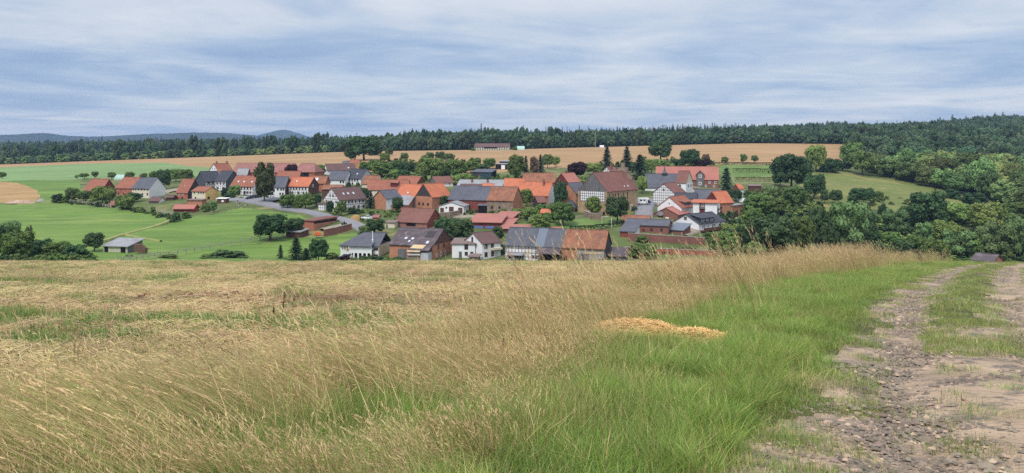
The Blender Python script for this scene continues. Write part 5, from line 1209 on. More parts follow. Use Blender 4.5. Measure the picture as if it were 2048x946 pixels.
# --- right valley
RV = [(1583, 308, 381, 74, 'd', 'big dark tree right of the garden plots'), (1632, 287, 344, 42, 'l', 'light tree against the right end of the wheat field'),
 (1704, 283, 330, 46, 'b', 'green tree where the wooded hill meets the wheat'), (1660, 318, 345, 40, 'k', 'dark hedge tree below the light tree by the wheat'), (1628, 347, 397, 42, 'd', 'dark round tree at the left of the dry hillside'),
 (1541, 370, 408, 32, 'w', 'pale tree behind the white polytunnel'), (1590, 370, 416, 46, 'b', 'green tree below the big dark tree'), (1552, 394, 432, 42, 'b', 'green tree right of the brick cube house'),
 (1512, 388, 432, 52, 'b', 'leafy tree just right of the white polytunnel'), (1508, 414, 450, 32, 'b', 'bushy tree right behind the brick cube house'), (1546, 432, 509, 88, 'd', 'large round dark tree above the tall grass'),
 (1604, 428, 507, 54, 'b', 'green tree beside the large round dark tree'), (1636, 416, 500, 44, 't', 'tall dark tree in the middle of the valley trees'), (1697, 397, 508, 82, 'w', 'tall pale willow in the middle of the valley'),
 (1660, 440, 505, 36, 'd', 'dark tree left of the tall pale willow'), (1731, 424, 490, 42, 'd', 'dark tree right of the tall pale willow'), (1727, 374, 408, 46, 'd', 'dark thicket tree on the dry hillside'),
 (1672, 378, 408, 24, 'd', 'small dark tree left of the hillside thicket'), (1649, 379, 407, 16, 'd', 'little dark tree on the left of the dry hillside'), (1760, 382, 404, 18, 'u', 'bush right of the hillside thicket'),
 (1705, 388, 408, 20, 'k', 'dark bush between the hillside thicket and small dark tree'),
 (1765, 408, 430, 18, 'k', 'round dark bush below the dry hillside'), (1792, 416, 474, 54, 'w', 'silvery round willow below the dry hillside'), (1857, 382, 466, 76, 'd', 'large dark tree in the right valley'),
 (1823, 410, 450, 40, 'd', 'dark tree left of the large dark valley tree'), (1849, 442, 486, 38, 'w', 'pale willow bush under the large dark valley tree'), (1887, 438, 486, 52, 'l', 'light tree right of the pale willow bush'),
 (1917, 404, 452, 56, 'l', 'yellow green tree in the right valley, left one'), (1948, 385, 418, 48, 'd', 'dark flat tree above the yellow green trees'), (1975, 404, 470, 62, 'l', 'yellow green tree in the right valley, right one'),
 (2024, 404, 442, 54, 'b', 'green tree under the wooded hill, far right'), (1921, 458, 516, 66, 'w', 'pale willow in front of the yellow green trees'), (1994, 442, 524, 74, 'w', 'large pale willow above the orange gable'),
 (2040, 428, 527, 62, 'w', 'pale willow at the far right edge'), (1780, 464, 502, 52, 'u', 'low leafy bush below the silvery willow'), (1741, 458, 492, 34, 'd', 'dark shrub tree below the dark tree by the willow'),
 (1832, 470, 508, 46, 'b', 'green tree between the willows in the lower valley'), (1456, 460, 518, 50, 'b', 'green tree at the left end of the valley trees'), (1488, 452, 500, 36, 'd', 'dark tree left of the large round dark tree'),
 (1870, 478, 520, 50, 'b', 'green bush tree in the lower right valley'), (1806, 480, 520, 50, 'k', 'dark thicket bush above the tall grass tuft'), (1750, 482, 522, 56, 'k', 'dark thicket bush behind the tall dry grass'),
 (1690, 490, 524, 50, 'u', 'leafy thicket below the tall pale willow'), (1640, 488, 524, 60, 'k', 'dark thicket below the tall dark tree'), (1590, 492, 524, 50, 'u', 'leafy bush below the large round dark tree'), (1510, 486, 524, 50, 'u', 'leafy bush above the tall grass, left of the dark tree'),
 (1955, 470, 520, 40, 'b', 'green tree between the two pale willows'), (1470, 500, 526, 40, 'k', 'dark bush above the grass beyond the brick terraces'), (2010, 424, 452, 44, 'b', 'green tree behind the large pale willow'), (2070, 400, 450, 60, 'b', 'green tree just past the far right willow'),
 (2090, 440, 527, 70, 'w', 'pale willow past the far right edge'), (1905, 378, 398, 30, 'k', 'dark bush on the dry slope under the wooded hill'), (1560, 345, 372, 30, 'd', 'dark tree at the left side of the big dark tree'), (1606, 326, 362, 40, 'b', 'green tree right of the big dark tree'), (1684, 318, 342, 40, 'd', 'dark hedge tree at the foot of the wooded hill'), (1725, 300, 350, 46, 'b', 'leafy tree at the left corner of the wooded hill')]
for a in RV: T(*a)
# --- wooded hill on the right: its front trees stand singly, the wood behind is one mass
r_ = random.Random(21); hill = 0
cand = []
def hill_left(Y): return float(np.interp(Y, [430, 450, 480, 510, 540, 620, 700, 800], [2060, 2035, 1925, 1835, 1755, 1705, 1700, 1700]))
Yc = 432.0
while Yc < 640:
    px = hill_left(Yc) + r_.uniform(0, 20)
    while px < 2330:
        cand.append((px, Yc + r_.uniform(-3, 3))); px += r_.uniform(11, 17) * F / Yc
    Yc += 13
for px, Y in cand[:110]:
    x = (px - 1024) / F * Y
    edge = max(0, min(1, (px - hill_left(Y)) / 60))
    h = r_.uniform(14, 23) * (.7 + .3 * edge); k = r_.choice('bbdddt')
    plant(x, Y, gz(x, Y) - .3, h, r_.uniform(14, 20), k, 'leafy tree crowded in the wooded hill above the dry slope', 'tree', 'trees of the wooded hill', forest=True)
    hill += 1
# --- far woods: one mass
def scatter(name, pts, rot, scl, idx, coll_objs, label, cat, mat_holder=None):
    """one object whose vertices carry instances of small meshes (points, euler rotation, xyz scale, variant)"""
    col = bpy.data.collections.new(name + '_pieces')
    for i, me in enumerate(coll_objs):
        o = bpy.data.objects.new('%s_piece_%02d' % (name, i), me); col.objects.link(o)
    me = bpy.data.meshes.new(name); n = len(pts); me.vertices.add(n); me.vertices.foreach_set('co', np.asarray(pts, np.float32).ravel())
    for nm, ty, ar in (('rot', 'FLOAT_VECTOR', rot), ('scl', 'FLOAT_VECTOR', scl), ('idx', 'INT', idx)):
        at = me.attributes.new(nm, ty, 'POINT'); at.data.foreach_set('value' if ty == 'INT' else 'vector', np.asarray(ar, np.int32 if ty == 'INT' else np.float32).ravel())
    o = obj(name, me); tag(o, label, cat, kind='stuff')
    g = bpy.data.node_groups.new(name, 'GeometryNodeTree'); g.interface.new_socket('Geometry', in_out='INPUT', socket_type='NodeSocketGeometry'); g.interface.new_socket('Geometry', in_out='OUTPUT', socket_type='NodeSocketGeometry')
    nn = g.nodes.new; gi, go = nn('NodeGroupInput'), nn('NodeGroupOutput'); ci = nn('GeometryNodeCollectionInfo'); ci.inputs['Collection'].default_value = col
    ci.inputs['Separate Children'].default_value = True; ci.inputs['Reset Children'].default_value = True
    ip = nn('GeometryNodeInstanceOnPoints'); ip.inputs['Pick Instance'].default_value = True
    def na(nm, ty):
        q = nn('GeometryNodeInputNamedAttribute'); q.data_type = ty; q.inputs['Name'].default_value = nm; return q.outputs['Attribute']
    er = nn('FunctionNodeEulerToRotation'); g.links.new(na('rot', 'FLOAT_VECTOR'), er.inputs[0])
    g.links.new(gi.outputs[0], ip.inputs['Points']); g.links.new(ci.outputs[0], ip.inputs['Instance']); g.links.new(na('idx', 'INT'), ip.inputs['Instance Index'])
    g.links.new(er.outputs[0], ip.inputs['Rotation']); g.links.new(na('scl', 'FLOAT_VECTOR'), ip.inputs['Scale']); g.links.new(ip.outputs[0], go.inputs[0])
    md = o.modifiers.new('scatter', 'NODES'); md.node_group = g
    return o
def with_mat(me, mat):
    c_ = me.copy(); c_.materials.clear(); c_.materials.append(MATS[mat]); return c_
leafmat('leaf_wood', (90, 112, 80), (70, 92, 66), rand=.45)
leafmat('leaf_wood_fir', (60, 80, 66), (46, 66, 56), rand=.25)
leafmat('leaf_scrub', (132, 154, 98), (108, 132, 80), rand=.3)
WOOD = [with_mat(crown_mesh('wood', 200 + i, 12, 1100, size=.085, zlo=.02), 'leaf_wood') for i in range(4)] + [with_mat(conifer_mesh('wood', 210 + i, 13, 9, 3), 'leaf_wood_fir') for i in range(2)] + [with_mat(crown_mesh('wood', 220 + i, 9, 700, size=.1, zlo=.0, shape='bush'), 'leaf_scrub') for i in range(2)]
pts, rot, scl, idx = [], [], [], []
def add_tree(x, Y, h, w, i):
    pts.append((x, Y, gz(x, Y) - .5)); rot.append((0, 0, r_.uniform(0, 6.28))); scl.append((w, w, h)); idx.append(i)
# behind the wheat, from west to east
Yc = 812.0
while Yc < 1720:
    px = -420.0
    while px < 2500:
        x = (px - 1024) / F * Yc; Yj = Yc + r_.uniform(-6, 6)
        west = px < 660
        n = float(vnoise(np.array(x / 90), np.array(Yc / 120), 9))
        if west and Yc < 1450:
            # young regrowth with a few taller trees
            if r_.random() < .07: add_tree(x, Yj, r_.uniform(14, 24), r_.uniform(9, 13), r_.choice([0, 1, 2, 3, 4]))
            else: add_tree(x, Yj, r_.uniform(5, 10), r_.uniform(8, 13), r_.choice([6, 7, 6, 7, 0, 1]))
        else:
            fir = .75 if 1120 < px < 1480 and Yc > 880 else (.45 if px < 1120 and Yc > 1100 else .06)
            if Yc > 1450 and west: fir = .3
            if Yc < 850: h = r_.uniform(9, 15)
            else: h = r_.uniform(14, 21)
            if px > 1480: h *= .95
            h *= .72 + .55 * n
            if r_.random() < fir: add_tree(x, Yj, h * r_.uniform(1.0, 1.35), r_.uniform(6.5, 9), r_.choice([4, 5]))
            else: add_tree(x, Yj, h, r_.uniform(9, 14), r_.choice([0, 1, 2, 3]))
        px += r_.uniform(6.5, 10.5) * F / Yc * (1.0 if Yc < 1000 else 1.35)
    Yc += 11 if Yc < 1000 else 26
# depth of the wooded hill behind its front trees
for px, Y in cand[110:]: add_tree((px - 1024) / F * Y, Y, r_.uniform(14, 21), r_.uniform(14, 19), r_.choice([0, 1, 2, 3]))
Yc = 642.0
while Yc < 830:
    px = hill_left(Yc) + r_.uniform(0, 15)
    while px < 2500:
        x = (px - 1024) / F * Yc; add_tree(x, Yc + r_.uniform(-4, 4), r_.uniform(14, 21), r_.uniform(13, 18), r_.choice([0, 1, 2, 3]))
        px += r_.uniform(10, 15) * F / Yc
    Yc += 13
# tall single firs on the eastern skyline
for px in (1932, 1965, 1990, 2006, 1905, 1880): add_tree((px - 1024) / F * 1500, 1500, r_.uniform(25, 31), 17, 4)
scatter('forest', pts, rot, scl, idx, WOOD, 'distant mixed woods along the skyline behind the wheat', 'forest')
NWOOD = len(pts)
# scrub and bushes between houses and on the valley floor that nobody could count
pts, rot, scl, idx = [], [], [], []
def scrub_in(poly, step, hr, wr, ids):
    xs = [p[0] for p in poly]; ys = [p[1] for p in poly]; py = min(ys)
    while py < max(ys):
        px = min(xs) + r_.uniform(0, step)
        while px < max(xs):
            if inpoly(np.array(px), np.array(py), poly):
                q = G(px + r_.uniform(-2, 2), py + r_.uniform(-1, 1)); w = r_.uniform(*wr)
                pts.append((q.x, q.y, q.z - .3)); rot.append((0, 0, r_.uniform(0, 6.28))); scl.append((w, w, r_.uniform(*hr))); idx.append(r_.choice(ids))
            px += step * r_.uniform(.6, 1.4)
        py += step * .35
SCR = [with_mat(crown_mesh('scrub', 300 + i, 9, 900, size=.1, zlo=.0, shape='bush'), m_) for i, m_ in enumerate(('leaf_mid', 'leaf_dark', 'leaf_light'))]
scrub_in([(1440, 432), (1560, 425), (1700, 430), (1900, 440), (2140, 450), (2140, 535), (1440, 535)], 21, (1.5, 4.5), (4, 8), [0, 1, 1, 2])
scrub_in([(1490, 395), (1600, 380), (1660, 430), (1500, 430)], 14, (2, 5), (3, 6), [0, 1, 2])
scrub_in([(750, 322), (900, 318), (960, 330), (940, 345), (800, 350), (740, 345)], 13, (1.5, 3.5), (3, 6), [0, 1, 2])
scrub_in([(110, 400), (230, 410), (345, 436), (345, 441), (230, 416), (110, 407)], 9, (1.0, 2.2), (2, 4), [0, 1])
scrub_in([(690, 526), (1000, 530), (1240, 530), (1240, 537), (690, 537)], 9, (1.0, 2.4), (2, 4), [0, 1, 2])
scrub_in([(1180, 336), (1330, 322), (1430, 328), (1430, 334), (1200, 348)], 12, (2, 5), (4, 7), [0, 1, 2])
scrub_in([(700, 425), (790, 420), (1000, 424), (1080, 425), (1080, 445), (1040, 450), (1030, 436), (850, 425), (800, 440), (760, 432)], 13, (.8, 2), (1.5, 3.5), [0, 1, 2])
scrub_in([(640, 350), (900, 356), (1050, 352), (1050, 362), (640, 362)], 15, (1.5, 3), (2, 4), [0, 1, 2])
scrub_in([(1640, 385), (1760, 392), (1840, 400), (1800, 425), (1660, 420)], 34, (1, 3), (3, 7), [0, 2, 0])
scrub_in([(0, 516), (190, 522), (190, 534), (0, 534)], 9, (1.5, 3), (3, 5), [0, 1])
scatter('undergrowth', pts, rot, scl, idx, SCR, 'tangled green shrubs between the gardens and over the valley floor', 'undergrowth')

# clipped hedges of the garden plots
def hedge(label, pts, h, w, mat='leaf_mid'):
    a = [G(*p) for p in pts]; V = []; Fq = []; r = np.random.default_rng(int(pts[0][0])); b0 = a[0]
    for p, q in zip(a[:-1], a[1:]):
        L = (q - p).length; d = (q - p).normalized(); n = Vector((-d.y, d.x, 0)).normalized()
        for k in range(int(L * 60)):
            c_ = p + d * r.uniform(0, L) + n * (r.uniform(-.5, .5) * w) + Vector((0, 0, .3 + r.uniform(.1, 1) * h)) - b0
            if r.random() < .6: c_.z = gz(p.x, p.y) - b0.z + .3 + h * r.uniform(.85, 1.0) + (c_.z - c_.z)
            u = Vector(r.normal(size=3)).normalized() * .22; v_ = u.cross(Vector(r.normal(size=3))).normalized() * .22; b = len(V)
            V += [c_ - u, c_ + v_, c_ + u, c_ - v_]; Fq.append((b, b + 1, b + 2, b + 3))
    root = obj('hedge', None, loc=b0); tag(root, label, 'hedge'); obj('foliage', mesh('foliage', V, Fq, mat), root)
    m = MB()
    for p in a: m.tube([p - b0, p - b0 + Vector((0, 0, h * .8))], .08, 5)
    m.build('stem', 'bark', root)
hedge('clipped green hedge between the garden lawns, upper one', [(1466, 346), (1520, 346.5), (1572, 347)], 2.6, 1.6)
hedge('clipped green hedge between the garden lawns, lower one', [(1470, 363), (1520, 363.5), (1556, 364)], 2.2, 1.6)
hedge('dark field hedge under the wheat behind the gardens', [(1424, 330), (1500, 330.5), (1575, 331)], 1.6, 1.5, 'leaf_dark')
hedge('low dark hedge along the lower edge of the stone barn lawn', [(1140, 463), (1190, 460), (1240, 452), (1262, 444)], 1.6, 1.2, 'leaf_dark')
# ================================================================== foreground: stubble field, grass verge, stony track
RUT = np.array([(-8, -3.5), (0, 0), (5.2, 2.5), (10.5, 5.0), (18.4, 9.2), (27, 14.4), (37.6, 21), (50, 29.5), (70, 44), (90, 59)], float)
BND = np.array([(-8, 10), (5, 9.0), (7.0, 8.2), (8.2, 6.6), (13, 7.0), (16.5, 7.6), (23, 9.8), (37, 14.2), (49, 17.5), (70, 24)], float)
def rutx(Y): return np.interp(Y, RUT[:, 0], RUT[:, 1])
def bnd(Y): return np.interp(Y, BND[:, 0], BND[:, 1])
def wig(x, Y, sc=1.5, seed=4): return vnoise(np.asarray(x) / sc + 100, np.asarray(Y) / sc + 100, seed) - .5
def nearground(x, Y):
    x = np.asarray(x, float); Y = np.asarray(Y, float); s = rutx(Y) - x
    z = near_z(Y) + (vnoise(x / 3 + 50, Y / 3 + 50, 5) - .5) * .10 + (vnoise(x / .7 + 50, Y / .7 + 50, 6) - .5) * .035
    g = lambda c, w: np.exp(-((s - c) / w) ** 2)
    z = z - .07 * g(-.05, .38) - .07 * g(-2.15, .42) + .02 * g(-1.1, .4)
    field = np.clip((s - bnd(Y)) / .8, 0, 1)
    z = z + field * (-.05 + .05 * np.sin(Y * 4.2 + vnoise(x / 4 + 9, Y / 2 + 9, 8) * 5) * np.exp(-Y / 30) + (vnoise(x / .25 + 9, Y / .25 + 9, 7) - .5) * .07)
    return z
ys = [-6.0]
while ys[-1] < 70: ys.append(ys[-1] + max(.11, .016 * abs(ys[-1])))
ys[-1] = 70.0; ys = np.array(ys)
xs = [0.0]
while xs[-1] < 85: xs.append(xs[-1] + max(.14, .03 * (xs[-1] - 6)))
xs = np.array(sorted(set([-a for a in xs] + xs)))
XX, YY = np.meshgrid(xs, ys)
# rows are skewed to follow the track so that its edges stay smooth
XX = XX + rutx(YY) * np.exp(-((XX) / 40) ** 2)
ZZ = nearground(XX, YY); nv = np.stack([XX, YY, ZZ], -1).reshape(-1, 3); nc2 = len(xs)
i2, j2 = np.meshgrid(np.arange(len(ys) - 1), np.arange(nc2 - 1), indexing='ij')
fx = (XX[:-1, :-1] + XX[1:, 1:]) / 2; fy = (YY[:-1, :-1] + YY[1:, 1:]) / 2; fs = rutx(fy) - fx
nzone = np.where((fs < .62 + wig(fx, fy, .7) * 1.3 + .4 * (fy < 7)) & (fs > -3.1 + wig(fx, fy, 1.1, 5) * .8), 2, np.where(fs > bnd(fy) + wig(fx, fy, 2.5) * 3, 0, 1))
med_ = (np.abs(fs + 1.1) < .55 + wig(fx, fy, .8, 9) * .7) & (fy > 15 + wig(fx, fy, 1.5, 10) * 5)
nzone[med_] = 1
def sand_mat():
    m = material('track_sand', (192, 168, 142), var=.14, scale=1.3, second=(160, 140, 120), sfac=.5, sscale=.9, bump=.9, bscale=14, coords='World', third=(118, 110, 102), tscale=3.0, trange=(.50, .64))
material('stubble_soil', (140, 118, 88), var=.22, scale=1.6, second=(86, 66, 48), sfac=.55, sscale=.5, bump=.9, bscale=14, stretch=(.16, 1.2, 1), coords='World', third=(116, 126, 68), tscale=.42, trange=(.50, .62), contrast=(.44, .62))
material('verge_soil', (84, 84, 52), var=.25, scale=2.0, second=(76, 84, 48), sfac=.5, sscale=.8, bump=.8, bscale=12, coords='World', third=(112, 98, 70), tscale=.8, trange=(.54, .7))
sand_mat()
NEAR = {}
for z, nm, mt, lb, ct in ((0, 'stubble_field', 'stubble_soil', 'harvested stubble field of pale straw with green and brown bands', 'field'), (1, 'grass_verge', 'verge_soil', 'grassy strip between the stubble field and the track', 'verge'), (2, 'dirt_track', 'track_sand', 'sandy stony farm track with two wheel ruts', 'track')):
    sel = nzone == z; a = i2[sel] * nc2 + j2[sel]; q = np.stack([a, a + 1, a + nc2 + 1, a + nc2], -1)
    u, inv = np.unique(q.ravel(), return_inverse=True); o = obj(nm, npmesh(nm, nv[u], inv.reshape(-1, 4), mt, True)); tag(o, lb, ct, kind='structure'); NEAR[nm] = o

# ---- grass pieces
def grassmat(name, a, b, rand=.34, trans=.22):
    return material(name, a, var=.15, scale=2.5, second=b, sfac=.5, sscale=1.5, rough=.6, rand=rand, trans=trans, spec=.2)
grassmat('grass_green', (144, 170, 82), (108, 140, 62)); grassmat('grass_dull', (134, 144, 90), (108, 122, 70)); grassmat('grass_dry', (212, 190, 142), (176, 154, 108)); grassmat('grass_olive', (172, 162, 106), (140, 138, 84))
grassmat('seed_head', (212, 188, 144), (184, 158, 116)); grassmat('straw', (214, 194, 152), (178, 156, 118), trans=.15); grassmat('straw_gold', (212, 188, 122), (182, 154, 92), trans=.15)
grassmat('dock_brown', (104, 70, 52), (82, 54, 42)); grassmat('weed_green', (112, 142, 76), (86, 116, 60))
def blades(name, seed, n, hr, spread, lean, width, mats, weights, head=0.0, curl=.5, leanvar=.35, seg=3, headlen=.09, radial=0.0):
    """a tuft: n curved tapering blades, some topped with a slim panicle"""
    r = np.random.default_rng(seed); V = []; Fq = []; M = []; b = 0
    for k in range(n):
        a = r.uniform(0, 2 * math.pi); rad = spread * math.sqrt(r.random()); base = np.array([rad * math.cos(a), rad * math.sin(a), -.02])
        h = r.uniform(*hr); th = r.uniform(0, 2 * math.pi); d = np.array([math.cos(th), math.sin(th), 0]) * abs(r.normal(0, leanvar)) + np.array([-lean, 0, 0]) + radial * r.uniform(.3, 1) * np.array([math.cos(a), math.sin(a), 0])
        side = np.array([-math.sin(th + r.uniform(-1, 1)), math.cos(th), 0]); w = width * r.uniform(.6, 1.3); mi = int(r.choice(len(weights), p=weights))
        pts = []
        for t in np.linspace(0, 1, seg + 1):
            bend = d * (t * (1 - curl) + curl * t * t) * h; pts.append(base + bend + np.array([0, 0, h * t * (1 - .22 * np.linalg.norm(d) * t)]))
        for j, p in enumerate(pts):
            ww = w * (1 - .85 * j / seg); V += [p - side * ww / 2, p + side * ww / 2]
        for j in range(seg): Fq.append((b + 2 * j, b + 2 * j + 1, b + 2 * j + 3, b + 2 * j + 2)); M.append(mi)
        b += 2 * (seg + 1)
        if r.random() < head:
            tip = pts[-1]; dr = pts[-1] - pts[-2]; dr /= np.linalg.norm(dr)
            for q in range(5):
                o1 = tip + dr * headlen * (q / 5 - .25) ; sd = np.array([r.normal(), r.normal(), r.normal() * .4]); sd /= np.linalg.norm(sd); e = dr * headlen * .42 + sd * headlen * .13; wv = np.cross(e, sd + .1); wv = wv / (np.linalg.norm(wv) + 1e-6) * .0019
                V += [o1 - wv, o1 + e * .5 + wv * 2, o1 + e, o1 + e * .5 - wv * 2]; Fq.append((b, b + 1, b + 2, b + 3)); M.append(len(mats) - 1); b += 4
    return npmesh(name, np.array(V), np.array(Fq), mats, False, M)
def litter(name, seed, n, rad, lr, width, mats, weights, tilt=.25):
    r = np.random.default_rng(seed); V = []; Fq = []; M = []
    for k in range(n):
        a = r.uniform(0, 6.28); rr = rad * math.sqrt(r.random()); c_ = np.array([rr * math.cos(a), rr * math.sin(a), r.uniform(.0, .05)]); th = r.uniform(0, 6.28); t = r.normal(0, tilt)
        d = np.array([math.cos(th) * math.cos(t), math.sin(th) * math.cos(t), abs(math.sin(t))]) * r.uniform(*lr) / 2; sd = np.array([-math.sin(th), math.cos(th), 0]) * width * r.uniform(.6, 1.3) / 2; up = np.array([0, 0, width * .6])
        b = len(V); V += [c_ - d - sd, c_ - d + sd, c_ + d + sd, c_ + d - sd, c_ - d + up, c_ + d + up]; mi = int(r.choice(len(weights), p=weights))
        Fq += [(b, b + 4, b + 5, b + 3), (b + 4, b + 1, b + 2, b + 5)]; M += [mi, mi]
    return npmesh(name, np.array(V), np.array(Fq), mats, False, M)
DRY = [blades('dry_grass', 400 + i, 105, (.22, .68), .36, .34 + .14 * (i % 3), .0034, ['grass_dry', 'grass_olive', 'grass_green', 'seed_head'], [.66, .22, .12, 0], head=.42, curl=.5, headlen=.075) for i in range(6)]
DRYT = [blades('dry_grass', 410 + i, 85, (.5, 1.0), .36, .34, .0045, ['grass_dry', 'grass_olive', 'grass_green', 'seed_head'], [.66, .26, .08, 0], head=.8, curl=.7, headlen=.13) for i in range(4)]
STEM = [blades('grass_stem', 415 + i, 5, (.55, .95), .15, .30, .0055, ['grass_dry', 'grass_olive', 'seed_head'], [.8, .2, 0], head=.9, curl=.7, headlen=.16) for i in range(4)]
MATTED = [blades('dry_grass', 420 + i, 130, (.30, .65), .4, 1.0, .0036, ['grass_olive', 'grass_dry', 'grass_green', 'seed_head'], [.30, .52, .18, 0], head=.15, curl=.8, headlen=.07) for i in range(3)]
TUFT = [blades('dry_tuft', 480 + i, 60, (.16, .52), .13, .25 + .12 * (i % 4), .0044, ['grass_dry', 'grass_olive', 'grass_green', 'seed_head'], [[.70, .22, .08, 0], [.42, .38, .20, 0]][i % 2], head=.22, curl=.6, leanvar=.2, headlen=.08, radial=.45) for i in range(6)]
GTUFT = [blades('green_tuft', 490 + i, 80, (.10, .28), .09, .08, .0055, ['grass_green', 'grass_dull', 'grass_dry'], [.8, .14, .06], curl=.75, leanvar=.25, radial=.8) for i in range(4)]
GREEN = [blades('green_grass', 430 + i, 330, (.05, .13), .33, .10, .0046, ['grass_green', 'grass_dull', 'grass_dry'], [.78, .17, .05], curl=.75, leanvar=.7, seg=2) for i in range(5)]
MIXED = [blades('mixed_grass', 435 + i, 200, (.06, .24), .33, .2, .0045, ['grass_green', 'grass_dull', 'grass_dry', 'grass_olive'], [.42, .2, .16, .22], curl=.7, leanvar=.7, seg=2) for i in range(3)]
SHORT = [blades('short_grass', 440 + i, 90, (.025, .085), .17, .0, .0045, ['grass_dull', 'grass_green', 'grass_dry'], [.46, .32, .22], curl=.6, leanvar=.8, seg=2) for i in range(4)]
STRAW = [litter('straw', 450 + i, 320, .8, (.05, .24), .0055, ['straw', 'straw_gold', 'grass_olive', 'dock_brown'], [.62, .14, .14, .10]) for i in range(5)]
STUB = [blades('stubble', 460 + i, 70, (.04, .12), .6, .0, .006, ['straw', 'grass_olive'], [.85, .15], curl=.2, leanvar=.45, seg=1) for i in range(3)]
WEED = [blades('weed', 470 + i, 120, (.05, .17), .38, .0, .010, ['weed_green', 'grass_green', 'grass_dull'], [.5, .3, .2], curl=.7, leanvar=.9, seg=2) for i in range(4)]
g = np.random.default_rng(99)
def sample(n, ymin, ymax, slo, shi, power=1.0):
    """random ground points, denser near the camera; slo/shi bound the distance left of the rut"""
    u = g.random(n); Y = ymin * (ymax / ymin) ** (u ** power)
    lo, hi = slo(Y), shi(Y); s = lo + (hi - lo) * g.random(n); x = rutx(Y) - s
    return x, Y, s
def inview(x, Y, m=.72): return (np.abs(x) < m * Y + 1.0)
def put(name, x, Y, pieces, smin, smax, label, cat, tilt=.12, zs=None, yaw=math.pi, grow=0.0, lift=0.0):
    k = inview(x, Y); x, Y = x[k], Y[k]; n = len(x); z = nearground(x, Y) + lift
    s = g.uniform(smin, smax, n) * (1 + grow * Y / 40); sc = np.stack([s, s, s * (g.uniform(.85, 1.15, n) if zs is None else zs[k])], -1)
    sl = -.101 - .00065 * Y      # lie along the slope of the field
    rt = np.stack([g.normal(0, tilt, n), g.normal(0, tilt, n), g.uniform(-yaw, yaw, n)], -1)
    return scatter(name, np.stack([x, Y, z], -1), rt, sc, g.integers(0, len(pieces), n), pieces, label, cat)
c0 = lambda v: (lambda Y: np.full_like(Y, v))
def nearpt(px, py):
    t = (py - HZ) / F; Y = 3.0
    while -near_z(Y) / Y > t: Y += .02
    return (px - 1024) / F * Y, Y
HEAPS = [(nearpt(1272, 676), .55, .95), (nearpt(1396, 688), .36, .5)]
def off_heap(x, Y, m=1.0):
    k = np.ones(len(x), bool)
    for (hx, hy), rx, ry in HEAPS: k &= ((x - hx) / (rx * m + .15)) ** 2 + ((Y - hy) / (ry * m + .25)) ** 2 > 1
    return k
lush_hi = lambda Y: np.interp(Y, [4, 8, 12, 20, 40, 70], [2.7, 3.4, 4.0, 4.9, 5.2, 5.2])
# tall dry grass on the verge
x, Y, s = sample(5200, 4.3, 68, lambda Y: lush_hi(Y) - .25, lambda Y: bnd(Y) + .6, .85)
edge = np.clip((bnd(Y) + .6 - s) / 2.6, 0, 1)
pat = vnoise(x / .9 + 30, Y / .9 + 30, 11)
k = (pat > .30 + .20 * np.clip((8.5 - Y) / 2, 0, 1) + .36 * (1 - edge)) & off_heap(x, Y, 1.5)
brow = (Y > 21) & (s < 9.0)
big = vnoise(x / 2.2 + 60, Y / 2.2 + 60, 31); hs = np.clip(.24 + .36 * pat + .50 * big - .22 * (1 - edge), .22, 1.0)
a_ = k & ~brow & ((Y > 15) | (g.random(len(x)) < .30))
put('dry_grass', x[a_], Y[a_], DRY + MATTED, .66, 1.0, 'tall dry tan grass with feathery heads leaning over the verge', 'grass', yaw=.9, zs=hs[a_], tilt=.1)
x1, Y1, s1 = sample(4300, 4.3, 17, lambda Y: lush_hi(Y) - .35, lambda Y: bnd(Y) + .6, .9)
p1 = vnoise(x1 / .55 + 30, Y1 / .55 + 30, 41); b1 = vnoise(x1 / 2.2 + 60, Y1 / 2.2 + 60, 31); e1 = np.clip((bnd(Y1) + .6 - s1) / 2.8, 0, 1)
k1 = (p1 > .36 + .26 * np.clip((8.0 - Y1) / 2.5, 0, 1) + .34 * (1 - e1)) & off_heap(x1, Y1, 1.4)
put('dry_tussocks', x1[k1], Y1[k1], TUFT, .7, 1.1, 'tussocks of dry pale grass in the near verge', 'grass', yaw=.9, zs=np.clip(.36 + .72 * b1 - .25 * (1 - e1), .3, 1.0)[k1], tilt=.12)
x2, Y2, s2 = sample(700, 4.6, 15, lambda Y: lush_hi(Y) + .2, lambda Y: bnd(Y) - .5, .9)
k2 = vnoise(x2 / 1.3 + 15, Y2 / 1.3 + 15, 42) > .62
put('flattened_grass', x2[k2], Y2[k2], MATTED, .9, 1.3, 'swaths of flattened olive and tan grass', 'grass', yaw=.35, tilt=.06)
a_ = k & brow; hb = .72 + .55 * np.exp(-((s - 5.5) / 1.6) ** 2) * (vnoise(x / 3 + 5, Y / 3 + 5, 21))
put('tall_grass', x[a_], Y[a_], DRY + DRYT, .75, 1.1, 'taller golden grass where the verge runs over the brow', 'grass', yaw=.8, zs=hb[a_], tilt=.08)
# a few tall stems standing above the rest
x, Y, s = sample(420, 5, 60, c0(3.6), lambda Y: bnd(Y) * .8, .9)
put('grass_stems', x, Y, STEM, .9, 1.25, 'single tall flowering stems standing out of the dry grass', 'grass', yaw=.6)
px_ = g.uniform(1050, 1560, 46); py_ = g.uniform(575, 660, 46); q_ = np.array([nearpt(a, b) for a, b in zip(px_, py_)])
put('tall_stems', q_[:, 0], q_[:, 1], STEM, 1.25, 1.75, 'very tall pale grass stems reaching up before the long front barn', 'grass', yaw=.5, tilt=.05)
q_ = np.stack([g.uniform(1690, 1870, 60), np.zeros(60)], -1); yb_ = g.uniform(30, 42, 60); xb_ = rutx(yb_) - g.uniform(4.0, 6.5, 60)
put('brow_grass', xb_, yb_, DRYT, 1.0, 1.35, 'tallest golden grass clump on the brow beside the track', 'grass', yaw=.8, tilt=.08)
